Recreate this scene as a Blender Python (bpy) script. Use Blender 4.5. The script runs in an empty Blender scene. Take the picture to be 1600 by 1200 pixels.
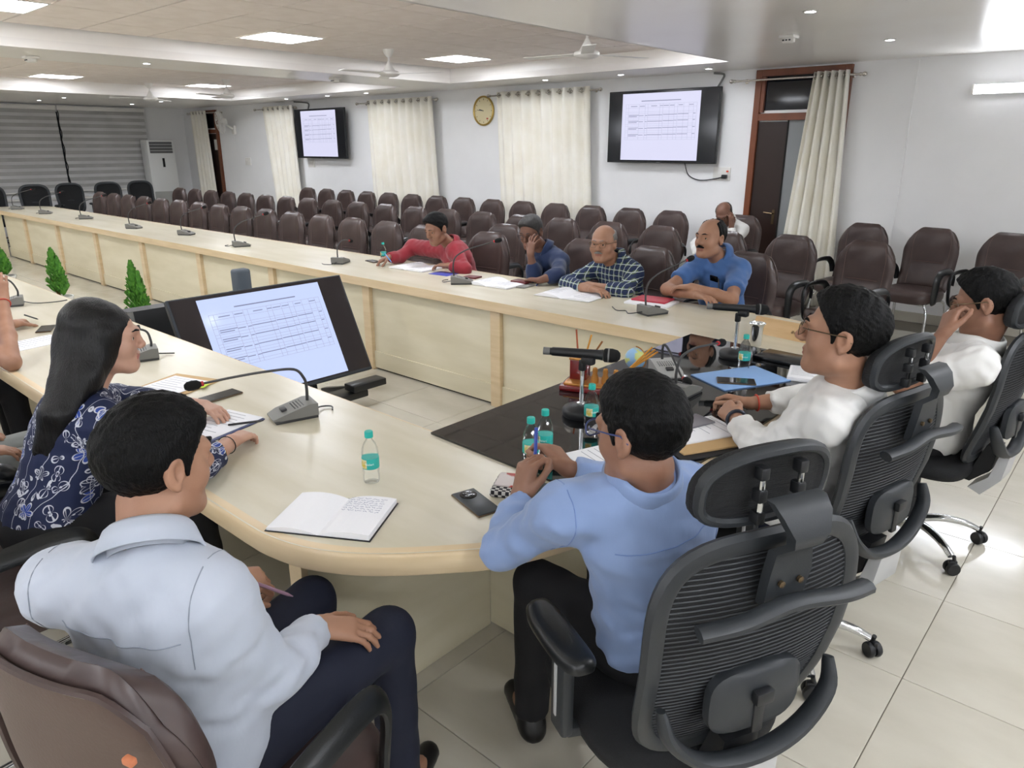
import bpy, bmesh, math, random
import numpy as np
from mathutils import Vector, Matrix
S = bpy.context.scene
COL = S.collection
random.seed(7)

# ------------------------------------------------------------------ camera
H = 1.755                                   # lens height above the floor (m)
FPX, YAW, PIT = 1131.72, .725183, .317628   # focal length in px of a 1600 px wide frame
cam_d = bpy.data.cameras.new('camera')
cam_d.sensor_fit = 'HORIZONTAL'; cam_d.sensor_width = 36.0
cam_d.lens = FPX / 1600 * 36.0
cam_d.clip_start = .05; cam_d.clip_end = 100
cam = bpy.data.objects.new('camera', cam_d); COL.objects.link(cam)
cam.location = (0, 0, H); cam.rotation_euler = (math.pi/2 - PIT, 0, YAW)
S.camera = cam
# ------------------------------------------------------------------ world, exposure
S.view_settings.view_transform = 'Standard'; S.view_settings.look = 'None'
S.view_settings.gamma = 1.0; S.view_settings.use_curve_mapping = False
S.view_settings.exposure = .68
w = bpy.data.worlds.new('world'); S.world = w; w.use_nodes = True
w.node_tree.nodes['Background'].inputs[0].default_value = (.8, .85, .9, 1)
w.node_tree.nodes['Background'].inputs[1].default_value = .3
PANEL_E, SPOT_E, TUBE_E = 20.0, 40.0, 30.0

# ------------------------------------------------------------------ helpers
def lin(c):
    if isinstance(c, str):
        c = [int(c[i:i+2], 16) for i in (0, 2, 4)]
    return tuple(((v/255)/12.92 if v/255 <= .04045 else ((v/255+.055)/1.055)**2.4) for v in c[:3]) + (1.0,)
MATS = {}
def mat(name, col, rough=.5, metal=0.0, col2=None, nscale=8.0, ndetail=4.0, nstretch=(1,1,1), bump=0.0, bscale=60.0,
        bstretch=(1,1,1), spec=.5, emit=0.0, trans=0.0, ior=1.45, coat=0.0, sheen=0.0, alpha=1.0, mixlo=.35, mixhi=.65):
    if name in MATS: return MATS[name]
    m = bpy.data.materials.new(name); m.use_nodes = True; MATS[name] = m
    nt = m.node_tree; b = nt.nodes['Principled BSDF']
    b.inputs['Base Color'].default_value = lin(col); b.inputs['Roughness'].default_value = rough
    b.inputs['Metallic'].default_value = metal; b.inputs['Specular IOR Level'].default_value = spec
    b.inputs['IOR'].default_value = ior; b.inputs['Transmission Weight'].default_value = trans
    b.inputs['Coat Weight'].default_value = coat; b.inputs['Sheen Weight'].default_value = sheen
    b.inputs['Alpha'].default_value = alpha
    if emit:
        b.inputs['Emission Color'].default_value = lin(col); b.inputs['Emission Strength'].default_value = emit
    def coords(stretch):
        tc = nt.nodes.new('ShaderNodeTexCoord'); mp = nt.nodes.new('ShaderNodeMapping')
        mp.inputs['Scale'].default_value = stretch
        nt.links.new(tc.outputs['Object'], mp.inputs['Vector']); return mp.outputs[0]
    if col2 is not None:
        n = nt.nodes.new('ShaderNodeTexNoise'); n.inputs['Scale'].default_value = nscale; n.inputs['Detail'].default_value = ndetail
        nt.links.new(coords(nstretch), n.inputs['Vector'])
        r = nt.nodes.new('ShaderNodeValToRGB'); r.color_ramp.elements[0].position = mixlo; r.color_ramp.elements[1].position = mixhi
        r.color_ramp.elements[0].color = lin(col); r.color_ramp.elements[1].color = lin(col2)
        nt.links.new(n.outputs[0], r.inputs[0]); nt.links.new(r.outputs[0], b.inputs['Base Color'])
    if bump:
        n = nt.nodes.new('ShaderNodeTexNoise'); n.inputs['Scale'].default_value = bscale; n.inputs['Detail'].default_value = 3
        nt.links.new(coords(bstretch), n.inputs['Vector'])
        bp = nt.nodes.new('ShaderNodeBump'); bp.inputs['Strength'].default_value = bump; bp.inputs['Distance'].default_value = .004
        nt.links.new(n.outputs[0], bp.inputs['Height']); nt.links.new(bp.outputs[0], b.inputs['Normal'])
    return m

def tag(o, label=None, cat=None, group=None, kind=None):
    if label: o['label'] = label
    if cat: o['category'] = cat
    if group: o['group'] = group
    if kind: o['kind'] = kind
    return o
def empty(name, loc=(0,0,0), rz=0.0):
    o = bpy.data.objects.new(name, None); COL.objects.link(o)
    o.location = loc; o.rotation_euler = (0, 0, rz); o.empty_display_size = .1
    return o
def rotz(a): return Matrix.Rotation(a, 4, 'Z')
def frame(o, x, y, z):
    m = Matrix.Identity(4)
    for i, v in enumerate((x, y, z, o)):
        for j in range(3): m[j][i] = v[j]
    return m
def look(o, y, up=(0,0,1)):
    """matrix with local +Y along y, local Z close to up"""
    y = Vector(y).normalized(); x = y.cross(Vector(up))
    if x.length < 1e-4: x = Vector((1,0,0))
    x.normalize(); z = x.cross(y)
    return frame(Vector(o), x, y, z)

class MB:
    """collects shapes into one mesh"""
    def __init__(s, M=None): s.v = []; s.f = []; s.mi = []; s.M = M or Matrix.Identity(4); s.cur = 0
    def add(s, vs, fs, M=None):
        T = s.M @ M if M is not None else s.M
        k = len(s.v); s.v += [tuple(T @ Vector(p)) for p in vs]; s.f += [tuple(k+i for i in f) for f in fs]
        s.mi += [s.cur]*len(fs); return s
    def box(s, c, d, M=None, bev=0.0, seg=2):
        x, y, z = d[0]/2, d[1]/2, d[2]/2
        if bev <= 0:
            vs = [(c[0]+i*x, c[1]+j*y, c[2]+k*z) for i in (-1,1) for j in (-1,1) for k in (-1,1)]
            return s.add(vs, [(0,1,3,2),(4,6,7,5),(0,4,5,1),(2,3,7,6),(0,2,6,4),(1,5,7,3)], M)
        bm = bmesh.new(); bmesh.ops.create_cube(bm, size=1)
        for v in bm.verts: v.co = Vector((c[0]+v.co.x*d[0], c[1]+v.co.y*d[1], c[2]+v.co.z*d[2]))
        bmesh.ops.bevel(bm, geom=list(bm.edges), offset=min(bev, .49*min(d)), segments=seg, profile=.5, affect='EDGES')
        bm.verts.index_update()
        vs = [tuple(v.co) for v in bm.verts]; fs = [tuple(v.index for v in f.verts) for f in bm.faces]; bm.free()
        return s.add(vs, fs, M)
    def bar(s, a, b, w, h, up=(0,0,1), bev=0.0):
        a, b = Vector(a), Vector(b); return s.box((0, (b-a).length/2, 0), (w, (b-a).length, h), look(a, b-a, up), bev)
    def tube(s, pts, r, n=8, cap=True, closed=False, M=None, flat=1.0, up=None):
        pts = [Vector(p) for p in pts]; m = len(pts); rs = r if isinstance(r, (list, tuple)) else [r]*m
        vs = []; prev = None
        for i, p in enumerate(pts):
            if closed: t = pts[(i+1) % m] - pts[i-1]
            else: t = pts[min(i+1, m-1)] - pts[max(i-1, 0)]
            t.normalize()
            if prev is None:
                u = Vector(up) if up else (Vector((0,0,1)) if abs(t.z) < .9 else Vector((1,0,0)))
                u = (u - t*u.dot(t)).normalized()
            else:
                u = prev - t*prev.dot(t); u.normalize()
            prev = u; v = t.cross(u)
            for k in range(n):
                a = 2*math.pi*k/n; vs.append(p + (u*math.cos(a)*flat + v*math.sin(a))*rs[i])
        fs = []
        for i in range(m if closed else m-1):
            for k in range(n):
                a, b = i*n+k, i*n+(k+1) % n; c, d = ((i+1) % m)*n+(k+1) % n, ((i+1) % m)*n+k
                fs.append((a, b, c, d))
        if cap and not closed: fs += [tuple(range(n))[::-1], tuple((m-1)*n+k for k in range(n))]
        return s.add(vs, fs, M)
    def lathe(s, prof, n=20, M=None):
        vs = []; fs = []
        for (r, z) in prof:
            for k in range(n):
                a = 2*math.pi*k/n; vs.append((r*math.cos(a), r*math.sin(a), z))
        for i in range(len(prof)-1):
            for k in range(n): fs.append((i*n+k, i*n+(k+1) % n, (i+1)*n+(k+1) % n, (i+1)*n+k))
        if prof[0][0] > 1e-5: fs.append(tuple(range(n))[::-1])
        if prof[-1][0] > 1e-5: fs.append(tuple((len(prof)-1)*n+k for k in range(n)))
        return s.add(vs, fs, M)
    def prism(s, out, z0, z1, M=None):
        n = len(out); vs = [(x, y, z0) for x, y in out] + [(x, y, z1) for x, y in out]
        fs = [tuple(range(n))[::-1], tuple(range(n, 2*n))] + [(i, (i+1) % n, n+(i+1) % n, n+i) for i in range(n)]
        return s.add(vs, fs, M)
    def loft(s, rings, cap=True, closed=True, M=None):
        n = len(rings[0]); vs = [p for r in rings for p in r]; fs = []
        for i in range(len(rings)-1):
            for k in range(n if closed else n-1): fs.append((i*n+k, i*n+(k+1) % n, (i+1)*n+(k+1) % n, (i+1)*n+k))
        if cap and closed: fs += [tuple(range(n))[::-1], tuple((len(rings)-1)*n+k for k in range(n))]
        return s.add(vs, fs, M)
    def sheet(s, rows, th=.002, M=None, nrm=None):
        """grid of points with thickness"""
        R, Cn = len(rows), len(rows[0]); g = [[Vector(p) for p in r] for r in rows]; nn = []
        for i in range(R):
            for j in range(Cn):
                a = g[min(i+1, R-1)][j]-g[max(i-1, 0)][j]; b = g[i][min(j+1, Cn-1)]-g[i][max(j-1, 0)]
                q = a.cross(b); nn.append(q.normalized() if q.length > 1e-9 else Vector((0,0,1)))
        vs = [g[i][j]+nn[i*Cn+j]*th/2 for i in range(R) for j in range(Cn)] + [g[i][j]-nn[i*Cn+j]*th/2 for i in range(R) for j in range(Cn)]
        o = R*Cn; fs = []
        for i in range(R-1):
            for j in range(Cn-1):
                a, b, c, d = i*Cn+j, i*Cn+j+1, (i+1)*Cn+j+1, (i+1)*Cn+j
                fs += [(a, d, c, b), (o+a, o+b, o+c, o+d)]
        bd = [j for j in range(Cn)] + [i*Cn+Cn-1 for i in range(1, R)] + [(R-1)*Cn+j for j in range(Cn-2, -1, -1)] + [i*Cn for i in range(R-2, 0, -1)]
        for k in range(len(bd)):
            a, b = bd[k], bd[(k+1) % len(bd)]; fs.append((a, b, o+b, o+a))
        return s.add(vs, fs, M)
    def build(s, name, m, parent=None, smooth=True, loc=None, ang=40):
        me = bpy.data.meshes.new(name); me.from_pydata(s.v, [], s.f); me.update()
        for mm in (m if isinstance(m, (list, tuple)) else [m]): me.materials.append(mm)
        if isinstance(m, (list, tuple)): me.polygons.foreach_set('material_index', s.mi)
        if smooth:
            me.polygons.foreach_set('use_smooth', [True]*len(me.polygons))
            if ang: me.set_sharp_from_angle(angle=math.radians(ang))
        o = bpy.data.objects.new(name, me); COL.objects.link(o)
        if parent is not None: o.parent = parent
        if loc is not None: o.location = loc
        return o
def copy_tree(o, loc=None, rz=None, parent=None):
    c = o.copy(); COL.objects.link(c)
    if parent is not None: c.parent = parent
    for ch in o.children: copy_tree(ch, parent=c)
    if loc is not None: c.location = loc
    if rz is not None: c.rotation_euler = (0, 0, rz)
    return c
def arc(cx, cy, r, a0, a1, n): return [(cx+r*math.cos(a0+(a1-a0)*i/n), cy+r*math.sin(a0+(a1-a0)*i/n)) for i in range(n+1)]
def spline(pts, n=6):
    """Catmull-Rom through pts"""
    P = [Vector(p) for p in pts]; P = [P[0]*2-P[1]] + P + [P[-1]*2-P[-2]]; out = []
    for i in range(1, len(P)-2):
        for k in range(n):
            t = k/n; a, b, c, d = P[i-1], P[i], P[i+1], P[i+2]
            out.append(.5*((2*b)+(c-a)*t+(2*a-5*b+4*c-d)*t*t+(3*b-a-3*c+d)*t**3))
    out.append(P[-2]); return out
def text_mesh(txt, size, M, m, name, parent, bend=None, ext=.0004):
    cu = bpy.data.curves.new(name, 'FONT'); cu.body = txt; cu.size = size; cu.extrude = ext; cu.align_x = 'CENTER'; cu.align_y = 'CENTER'; cu.resolution_u = 2
    t = bpy.data.objects.new(name+'_curve', cu); COL.objects.link(t)
    me = bpy.data.meshes.new_from_object(t.evaluated_get(bpy.context.evaluated_depsgraph_get()))
    bpy.data.objects.remove(t); bpy.data.curves.remove(cu)
    for v in me.vertices:
        p = v.co.copy()
        if bend:                       # wrap round a vertical cylinder of radius bend
            a = p.x/bend; p = Vector((math.sin(a)*(bend+p.z), -math.cos(a)*(bend+p.z), p.y))
        v.co = M @ p
    me.materials.clear(); me.materials.append(m)
    o = bpy.data.objects.new(name, me); COL.objects.link(o); o.parent = parent
    return o
# ------------------------------------------------------------------ materials
M_wall = mat('wall_paint', 'F4F4F4', .55, col2='F0F0F0', nscale=2)
M_soffit = mat('soffit_paint', 'F8F5F1', .28, col2='F5F1EC', nscale=1.5)
M_cove = mat('cove_paint', 'F0ECE8', .5)
M_ctile = mat('ceiling_tile', 'F1E8E2', .8, col2='EAE0D9', nscale=5, bump=.1, bscale=300)
M_cgrid = mat('ceiling_grid', '857A70', .6)
M_ftile = mat('floor_tile', 'C8C3B5', .13, col2='B7B1A2', nscale=2.2, ndetail=7, nstretch=(1, 2.2, 1), mixlo=.3, mixhi=.75)
M_grout = mat('grout', '6E685C', .8)
M_lam = mat('maple_laminate', 'D3CCB9', .28, col2='C6BEA6', nscale=1.6, ndetail=6, nstretch=(1, 5, 1))
M_edge = mat('maple_edge', 'DCC7A4', .35, col2='D0B993', nscale=2, nstretch=(1, 1, 12))
M_pan = mat('maple_panel', 'DFD7BE', .4, col2='D3CAAE', nscale=1.3, ndetail=6, nstretch=(1, 1, 5))
M_dark = mat('dark_gap', '15130F', .8)
M_white = mat('white_plastic', 'E6E4DF', .35)
M_chrome = mat('chrome', 'D5D7DA', .12, 1.0)
M_steel = mat('brushed_steel', 'C9C6C0', .25, 1.0)
M_black = mat('black_plastic', '1B1C1E', .42)
M_blackg = mat('black_gloss', '0C0D10', .12)
M_gray = mat('grey_plastic', '6E6E6C', .45)
M_curt = mat('curtain_cloth', 'F7F4EA', .75, col2='F1ECDD', nscale=3, bump=.15, bscale=400, sheen=.3)
M_door = mat('dark_wood', '7D4529', .35, col2='623319', nscale=3, nstretch=(1, 1, .1))
M_leafd = mat('door_leaf_wood', '2B1A14', .4, col2='21130E', nscale=3, nstretch=(1, 1, .1))
M_glassd = mat('dark_pane', '10151D', .06)
M_panelE = mat('led_panel', 'F3F7FF', .5, emit=PANEL_E)
M_spotE = mat('led_spot', 'F4F8FF', .5, emit=SPOT_E)
M_tubeE = mat('led_tube', 'F3F7FF', .5, emit=TUBE_E)
M_brass = mat('aged_brass', '6B5B45', .35, .9)

# ------------------------------------------------------------------ room shell
XL, XR, YN, YW, ZS, ZC = -17.6, 2.6, -3.2, 8.35, 2.57, 2.755
def structure(name, mb, m, smooth=False):
    o = mb.build(name, m, smooth=smooth); o['kind'] = 'structure'; return o
fl = structure('floor', MB().box(((XL+XR)/2, (YN+YW)/2, -.03), (XR-XL, YW-YN, .05)), M_grout)
P = .603; X0, Y0 = -.36, 2.447
tm = MB().box((0, 0, -.004), (P-.003, P-.003, .008), bev=.0012, seg=1)
cells = []
for i in range(-30, 6):
    for j in range(-10, 11):
        cx, cy = X0+(i+.5)*P, Y0+(j+.5)*P
        if XL+.3 < cx < XR-.3 and YN+.3 < cy < YW-.3: cells.append((cx*cx+cy*cy - (400 if (cy > 0 and cx < .9) else 0), cx, cy))
cells.sort()
tmesh = None; rest = MB()
for n, (_, cx, cy) in enumerate(cells):
    if n < 300:
        if tmesh is None:
            t = tm.build('floor_tile', M_ftile, fl, smooth=False); tmesh = t.data
        else:
            t = bpy.data.objects.new('floor_tile', tmesh); COL.objects.link(t); t.parent = fl
        t.location = (cx, cy, 0)
    else: rest.box((cx, cy, -.004), (P-.003, P-.003, .008))
tag(rest.build('floor_tile_field', M_ftile, fl, smooth=False), kind='stuff')

structure('wall_back', MB().box(((XL+XR)/2, YW+.06, 1.35), (XR-XL+.3, .12, 2.9)), M_wall)
structure('wall_left', MB().box((XL-.06, (YN+YW)/2, 1.35), (.12, YW-YN, 2.9)), M_wall)
structure('wall_right', MB().box((XR+.06, (YN+YW)/2, 1.35), (.12, YW-YN, 2.9)), M_wall)
structure('wall_front', MB().box(((XL+XR)/2, YN-.06, 1.35), (XR-XL+.3, .12, 2.9)), M_wall)
structure('baseboard_back', MB().box(((XL+XR)/2, YW-.008, .05), (XR-XL, .016, .1)), M_ftile)
structure('trim_1', MB().box((-2.12, YW-.006, 1.3), (.012, .012, 2.5)), M_wall)

# ceiling: soffit slabs round two raised trays, tiles laid in the trays
TR = [(-7.78, -3.66, -2.6, 7.5), (-13.75, -8.75, -2.6, 7.5)]        # x0, x1, y0, y1
ce = structure('ceiling', MB().box(((XL+XR)/2, (YN+YW)/2, ZC+.06), (XR-XL+.2, YW-YN+.2, .06)), M_cgrid)
sf = MB()
for (x0, x1, y0, y1) in ((XL, TR[1][0], YN, YW), (TR[1][1], TR[0][0], YN, YW), (TR[0][1], XR, YN, YW)):
    sf.box(((x0+x1)/2, (y0+y1)/2, (ZS+ZC)/2+.02), (x1-x0, y1-y0, ZC-ZS+.04))
for t in TR:
    sf.box(((t[0]+t[1])/2, (t[3]+YW)/2, (ZS+ZC)/2+.02), (t[1]-t[0], YW-t[3], ZC-ZS+.04))
    sf.box(((t[0]+t[1])/2, (t[2]+YN)/2, (ZS+ZC)/2+.02), (t[1]-t[0], t[2]-YN, ZC-ZS+.04))
o = sf.build('soffit', M_soffit, ce, smooth=False)
for t in TR:
    cv = MB(); b = .012; h = .075
    x0, x1, y0, y1 = t
    cv.box(((x0+x1)/2, y1, ZS+h/2), (x1-x0+.02, .024, h)); cv.box(((x0+x1)/2, y0, ZS+h/2), (x1-x0+.02, .024, h))
    cv.box((x0, (y0+y1)/2, ZS+h/2), (.024, y1-y0, h)); cv.box((x1, (y0+y1)/2, ZS+h/2), (.024, y1-y0, h))
    cv.build('cove_moulding', M_cove, ce, smooth=False)
cg = MB().box((0, 0, 0), (.586, .586, .012), bev=.003, seg=1)
cmesh = None
PX0, PY0 = -3.85, 4.31
LIGHTS = [(x, y) for x in (-6.82, -3.85) for y in (-.49, 1.91, 4.31, 6.71)] + [(x, y) for x in (-13.05, -10.05) for y in (-.49, 1.91, 4.31, 6.71)]
SOFFIT_FILL_LIGHTS = [(1.0, y) for y in (-1.6, .6, 2.8, 5.0)] + [(-1.4, -1.9)]  # panels added out of view to brighten the right side of the room
for ti, (x0, x1, y0, y1) in enumerate(TR):
    for i in range(-40, 20):
        for j in range(-20, 12):
            cx, cy = (PX0 if ti == 0 else -13.05)+i*.6, PY0+j*.6
            if not (x0-.2 < cx < x1+.2 and y0-.2 < cy < y1+.2): continue
            if any(abs(cx-a) < .2 and abs(cy-b) < .2 for a, b in LIGHTS): continue
            if ti == 1 and cy < 2.2: continue
            lx0, lx1, ly0, ly1 = max(cx-.296, x0), min(cx+.296, x1), max(cy-.296, y0), min(cy+.296, y1)
            if lx1-lx0 < .08 or ly1-ly0 < .08: continue
            if lx1-lx0 > .59 and ly1-ly0 > .59:
                if cmesh is None: q = cg.build('ceiling_tile', M_ctile, ce, smooth=False); cmesh = q.data
                else: q = bpy.data.objects.new('ceiling_tile', cmesh); COL.objects.link(q); q.parent = ce
                q.location = (cx, cy, ZC+.006)
            else:
                MB().box(((lx0+lx1)/2, (ly0+ly1)/2, ZC+.006), (lx1-lx0, ly1-ly0, .012)).build('ceiling_tile', M_ctile, ce, smooth=False)
lp = None
def lab_light(x, y): return 'square white LED ceiling panel lit in the tiled ceiling tray'
for (x, y) in LIGHTS:
    if lp is None:
        lp = empty('ceiling_panel_light', (x, y, ZC)); tag(lp, lab_light(x, y), 'ceiling light', 'square LED panels in the ceiling trays')
        fr = MB()
        for s_ in (-1, 1):
            fr.box((s_*.29, 0, 0), (.016, .596, .012)); fr.box((0, s_*.29, 0), (.564, .016, .012))
        fr.build('light_frame', M_white, lp, smooth=False)
        MB().box((0, 0, .002), (.562, .562, .006)).build('diffuser', M_panelE, lp, smooth=False)
    else: copy_tree(lp, (x, y, ZC))
for (x, y) in SOFFIT_FILL_LIGHTS:
    tag(copy_tree(lp, (x, y, ZS-.008)), 'square white LED panel set flush in the plain soffit', 'ceiling light', 'LED panels in the plain soffit')
DL = [(-16.24, 5.0), (-15.05, 5.03), (-16.3, 6.7), (-14.97, 6.7), (-12.44, 7.85), (-11.17, 7.85), (-10.1, 7.85), (-6.4, 7.87), (-5.26, 7.9), (-4.14, 7.95),
      (-1.97, 6.81), (-1.97, 5.08), (-1.97, 3.35), (-1.97, 1.6), (-1.97, -.1), (.3, 5.08), (.3, 3.35), (.3, 1.6), (.3, -.1), (-.8, -1.8), (-8.25, 3.6)]
dl = None
for (x, y) in DL:
    if dl is None:
        dl = empty('downlight', (x, y, ZS)); tag(dl, 'small round recessed downlight in the plain white soffit', 'ceiling light', 'recessed downlights in the soffit')
        MB().lathe([(.036, .0), (.048, -.001), (.05, -.006), (.034, -.008), (.034, 0)], 20).build('trim_ring', M_white, dl)
        MB().lathe([(0.0, -.003), (.034, -.003), (.034, .0)], 20).build('lens', M_spotE, dl)
    else: copy_tree(dl, (x, y, ZS))
dt = None
for (x, y, what) in ((-8.45, 2.6, 'left'), (-8.2, 5.9, 'mid'), (-2.49, 6.05, 'right')):
    if dt is None:
        dt = empty('smoke_detector', (x, y, ZS)); tag(dt, 'white smoke detector box on the beam between the ceiling trays', 'smoke detector', 'detectors on the beam')
        MB().box((0, 0, -.012), (.12, .12, .024), bev=.008).build('detector_base', M_white, dt)
        MB().lathe([(.048, -.024), (.046, -.05), (.03, -.058), (0, -.058)], 16).build('sensor_head', M_white, dt)
        vt = MB()
        for k in range(3): vt.box((-.025+.025*k, -.046, -.038), (.014, .006, .01))
        vt.build('vent_slots', M_black, dt)
    else:
        c = copy_tree(dt, (x, y, ZS))
        if what == 'right': c['label'] = 'white smoke detector box on the soffit above the open door'; del c['group']
# ceiling fans
fanp = None
for (x, y, rz, lab) in ((-6.74, 5.57, .5, 'white ceiling fan hanging in line with the wall clock'), (-4.07, 5.57, 1.2, 'white ceiling fan hanging nearest the open wooden door'),
                   (-13.28, 5.78, .2, 'white ceiling fan hanging before the window blinds'), (-11.62, 6.27, .9, 'white ceiling fan hanging near the wall fan, beside a lit panel')):
    if fanp is None:
        fanp = empty('ceiling_fan', (x, y, ZC), rz)
        MB().lathe([(0, 0), (.062, 0), (.055, -.03), (.026, -.075), (.016, -.08), (0, -.08)], 20).build('canopy', M_white, fanp)
        MB().lathe([(.011, -.05), (.011, -.17)], 10).build('down_rod', M_white, fanp)
        MB().lathe([(.014, -.12), (.03, -.15), (.062, -.205), (.066, -.215), (.1, -.222), (.112, -.235), (.112, -.255), (.09, -.268), (.085, -.272), (.05, -.28), (0, -.282)], 26).build('motor_housing', M_white, fanp)
        for k in range(3):
            a = 2*math.pi*k/3; M = rotz(a)
            MB().sheet([[(.09+.53*t, -.055+.11*u - .01*t, -.245+.008*(u-.5)) for u in (0, .5, 1)] for t in (0, .1, .4, .7, 1)], .004, M).build('blade', M_white, fanp)
        c = fanp
    else: c = copy_tree(fanp, (x, y, ZC), rz)
    tag(c, lab, 'ceiling fan')
# tube light on the back wall
tb = empty('tube_light', (-1.0, YW, 2.255)); tag(tb, 'lit white batten tube light fixed to the plain wall', 'wall light')
MB().box((0, -.02, 0), (1.24, .04, .088), bev=.006).build('batten', M_white, tb)
MB().box((0, -.041, 0), (1.2, .004, .076), bev=.001, seg=1).build('tube_diffuser', M_tubeE, tb, smooth=False)
for s_ in (-1, 1): MB().box((s_*.61, -.035, 0), (.02, .05, .092), bev=.006).build('end_cap', M_white, tb)
for (x, y, rz) in [(x, YN, math.pi) for x in (-12.5, -9.5, -6.5, -3.5, -.6)] + [(XR, y, -math.pi/2) for y in (-1.2, 1.6, 4.4)]:  # battens added on the unseen walls as frontal fill for shirts and walls
    tag(copy_tree(tb, (x, y, 2.255), rz), 'lit white batten tube light on a wall facing the seated people', 'wall light', 'tube lights on the walls behind the seats')
# ------------------------------------------------------------------ ring-shaped conference table
ZT = .76
ix0, ix1, iy0, iy1 = -14.25, -1.825, 1.652, 3.50
cor = [(-1.75, .848), (-1.64, .853), (-1.51, .884), (-1.39, .95), (-1.297, 1.03), (-1.214, 1.12), (-1.14, 1.21), (-1.075, 1.34), (-1.025, 1.5), (-.99, 1.7), (-.97, 1.95), (-.962, 2.2)]
cor = [(p.x, p.y) for p in spline([(a, b, 0) for a, b in cor], 3)]
ymid = (.848+4.34)/2
def mir(p): return (p[0], 2*ymid-p[1])
xm = (ix0+ix1)/2
outer = cor + [(-.96, ymid)] + [mir(p) for p in cor[::-1]]
outer = outer + [(2*xm-p[0], p[1]) for p in outer[::-1]]
# add points along the long arms for an even strip
def dens(loop, step=.6):
    out = []
    for k, a in enumerate(loop):
        b = loop[(k+1) % len(loop)]; d = math.hypot(b[0]-a[0], b[1]-a[1]); n = max(1, int(d/step))
        out += [(a[0]+(b[0]-a[0])*i/n, a[1]+(b[1]-a[1])*i/n) for i in range(n)]
    return out
outer = dens(outer)
def nearest_inner(p):
    x, y = min(max(p[0], ix0), ix1), min(max(p[1], iy0), iy1)
    if ix0 < x < ix1 and iy0 < y < iy1: pass
    return (x, y)
inner = [nearest_inner(p) for p in outer]
N = len(outer)
table = empty('conference_table', (-1.4, 1.25, 0)); tag(table, 'long pale maple ring-shaped conference table with a rounded end and panelled sides', 'table')
TL = Matrix.Translation((1.4, -1.25, 0))
tt = MB(TL); th = .066
vs = [(x, y, ZT) for x, y in outer] + [(x, y, ZT) for x, y in inner] + [(x, y, ZT-.03) for x, y in outer] + [(x, y, ZT-.03) for x, y in inner]
fs = []
for i in range(N):
    j = (i+1) % N
    fs += [(i, j, N+j, N+i)[::-1], (2*N+i, 2*N+j, 3*N+j, 3*N+i)]
tt.add(vs, [f if len(set(vs[k] for k in f)) == 4 else tuple(dict.fromkeys(f)) for f in fs])
bpy_t = tt.build('tabletop', M_lam, table, smooth=False)
bm = bmesh.new(); bm.from_mesh(bpy_t.data); bmesh.ops.remove_doubles(bm, verts=bm.verts, dist=1e-5); bmesh.ops.recalc_face_normals(bm, faces=bm.faces)
for f in bm.faces:
    if f.calc_center_median().z > ZT-.005 and f.normal.z < 0: f.normal_flip()
bm.to_mesh(bpy_t.data); bm.free()
def band(loop, sgn, name, closed=True):
    b = MB(TL); n = len(loop); rings = []
    prof = [(-.03, ZT-th), (.0, ZT-th), (.004, ZT-th+.004), (.004, ZT-.012), (.001, ZT-.003), (-.006, ZT+.0006), (-.03, ZT+.0006)]
    pts = [Vector((p[0], p[1], 0)) for p in loop]; nr = []
    for i in range(n):
        t = pts[(i+1) % n]-pts[i-1]; t.normalize(); nr.append(Vector((t.y, -t.x, 0))*sgn)
    for (d, z) in prof: rings.append([(pts[i].x+nr[i].x*d, pts[i].y+nr[i].y*d, z) for i in range(n)])
    b.loft(rings, cap=False); return b.build(name, M_edge, table, ang=60)
band(outer, 1, 'edge_band')
rect = dens([(ix0, iy0), (ix1, iy0), (ix1, iy1), (ix0, iy1)], .8)
rb = MB(TL)
for a, b in (((ix0, iy0), (ix1, iy0)), ((ix1, iy0), (ix1, iy1)), ((ix1, iy1), (ix0, iy1)), ((ix0, iy1), (ix0, iy0))):
    nx, ny = -(b[1]-a[1]), (b[0]-a[0]); l = math.hypot(nx, ny); nx, ny = nx/l, ny/l
    cx, cy = (a[0]+b[0])/2+nx*.002, (a[1]+b[1])/2+ny*.002
    rb.box((cx, cy, ZT-th/2+.0004), (abs(b[0]-a[0])+.004 if abs(b[0]-a[0]) > .1 else .006, abs(b[1]-a[1])+.004 if abs(b[1]-a[1]) > .1 else .006, th), bev=.001, seg=1)
rb.build('inner_edge_band', M_edge, table)
def panel(name, x0, x1, y0, y1, z0, z1, m=None, bev=.003):
    return MB(TL).box(((x0+x1)/2, (y0+y1)/2, (z0+z1)/2), (x1-x0, y1-y0, z1-z0), bev=bev).build(name, m or M_pan, table, smooth=False)
zb = ZT-th
# far and near arms: inner face panels with battens, rails and plinths
bx = [-13.2+1.417*k for k in range(8)] + [-1.85]
for (yf, sg) in ((3.548, 1), (1.604, -1)):
    prev = -14.33
    for k, x in enumerate(bx):
        y0, y1 = sorted((yf+sg*.012, yf+sg*.032)); panel('modesty_panel', prev+.03, x-.03, y0, y1, .02, zb)
        y0, y1 = sorted((yf, yf+sg*.03)); panel('bottom_rail', prev+.03, x-.03, y0, y1, .015, .155, M_pan)
        if x < -1.9: 
            y0, y1 = sorted((yf-sg*.022, yf+sg*.03)); panel('batten', x-.045, x+.045, y0, y1, .0, zb, M_edge)
        prev = x
    y0, y1 = sorted((yf+sg*.02, yf+sg*.04)); panel('plinth_gap', -14.2, -1.9, y0, y1, 0, .02, M_dark, 0)
panel('modesty_panel', -14.32, -14.29, 1.62, 3.53, .0, zb)
panel('modesty_panel', -1.79, -1.765, 1.76, 3.46, .02, zb)
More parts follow.
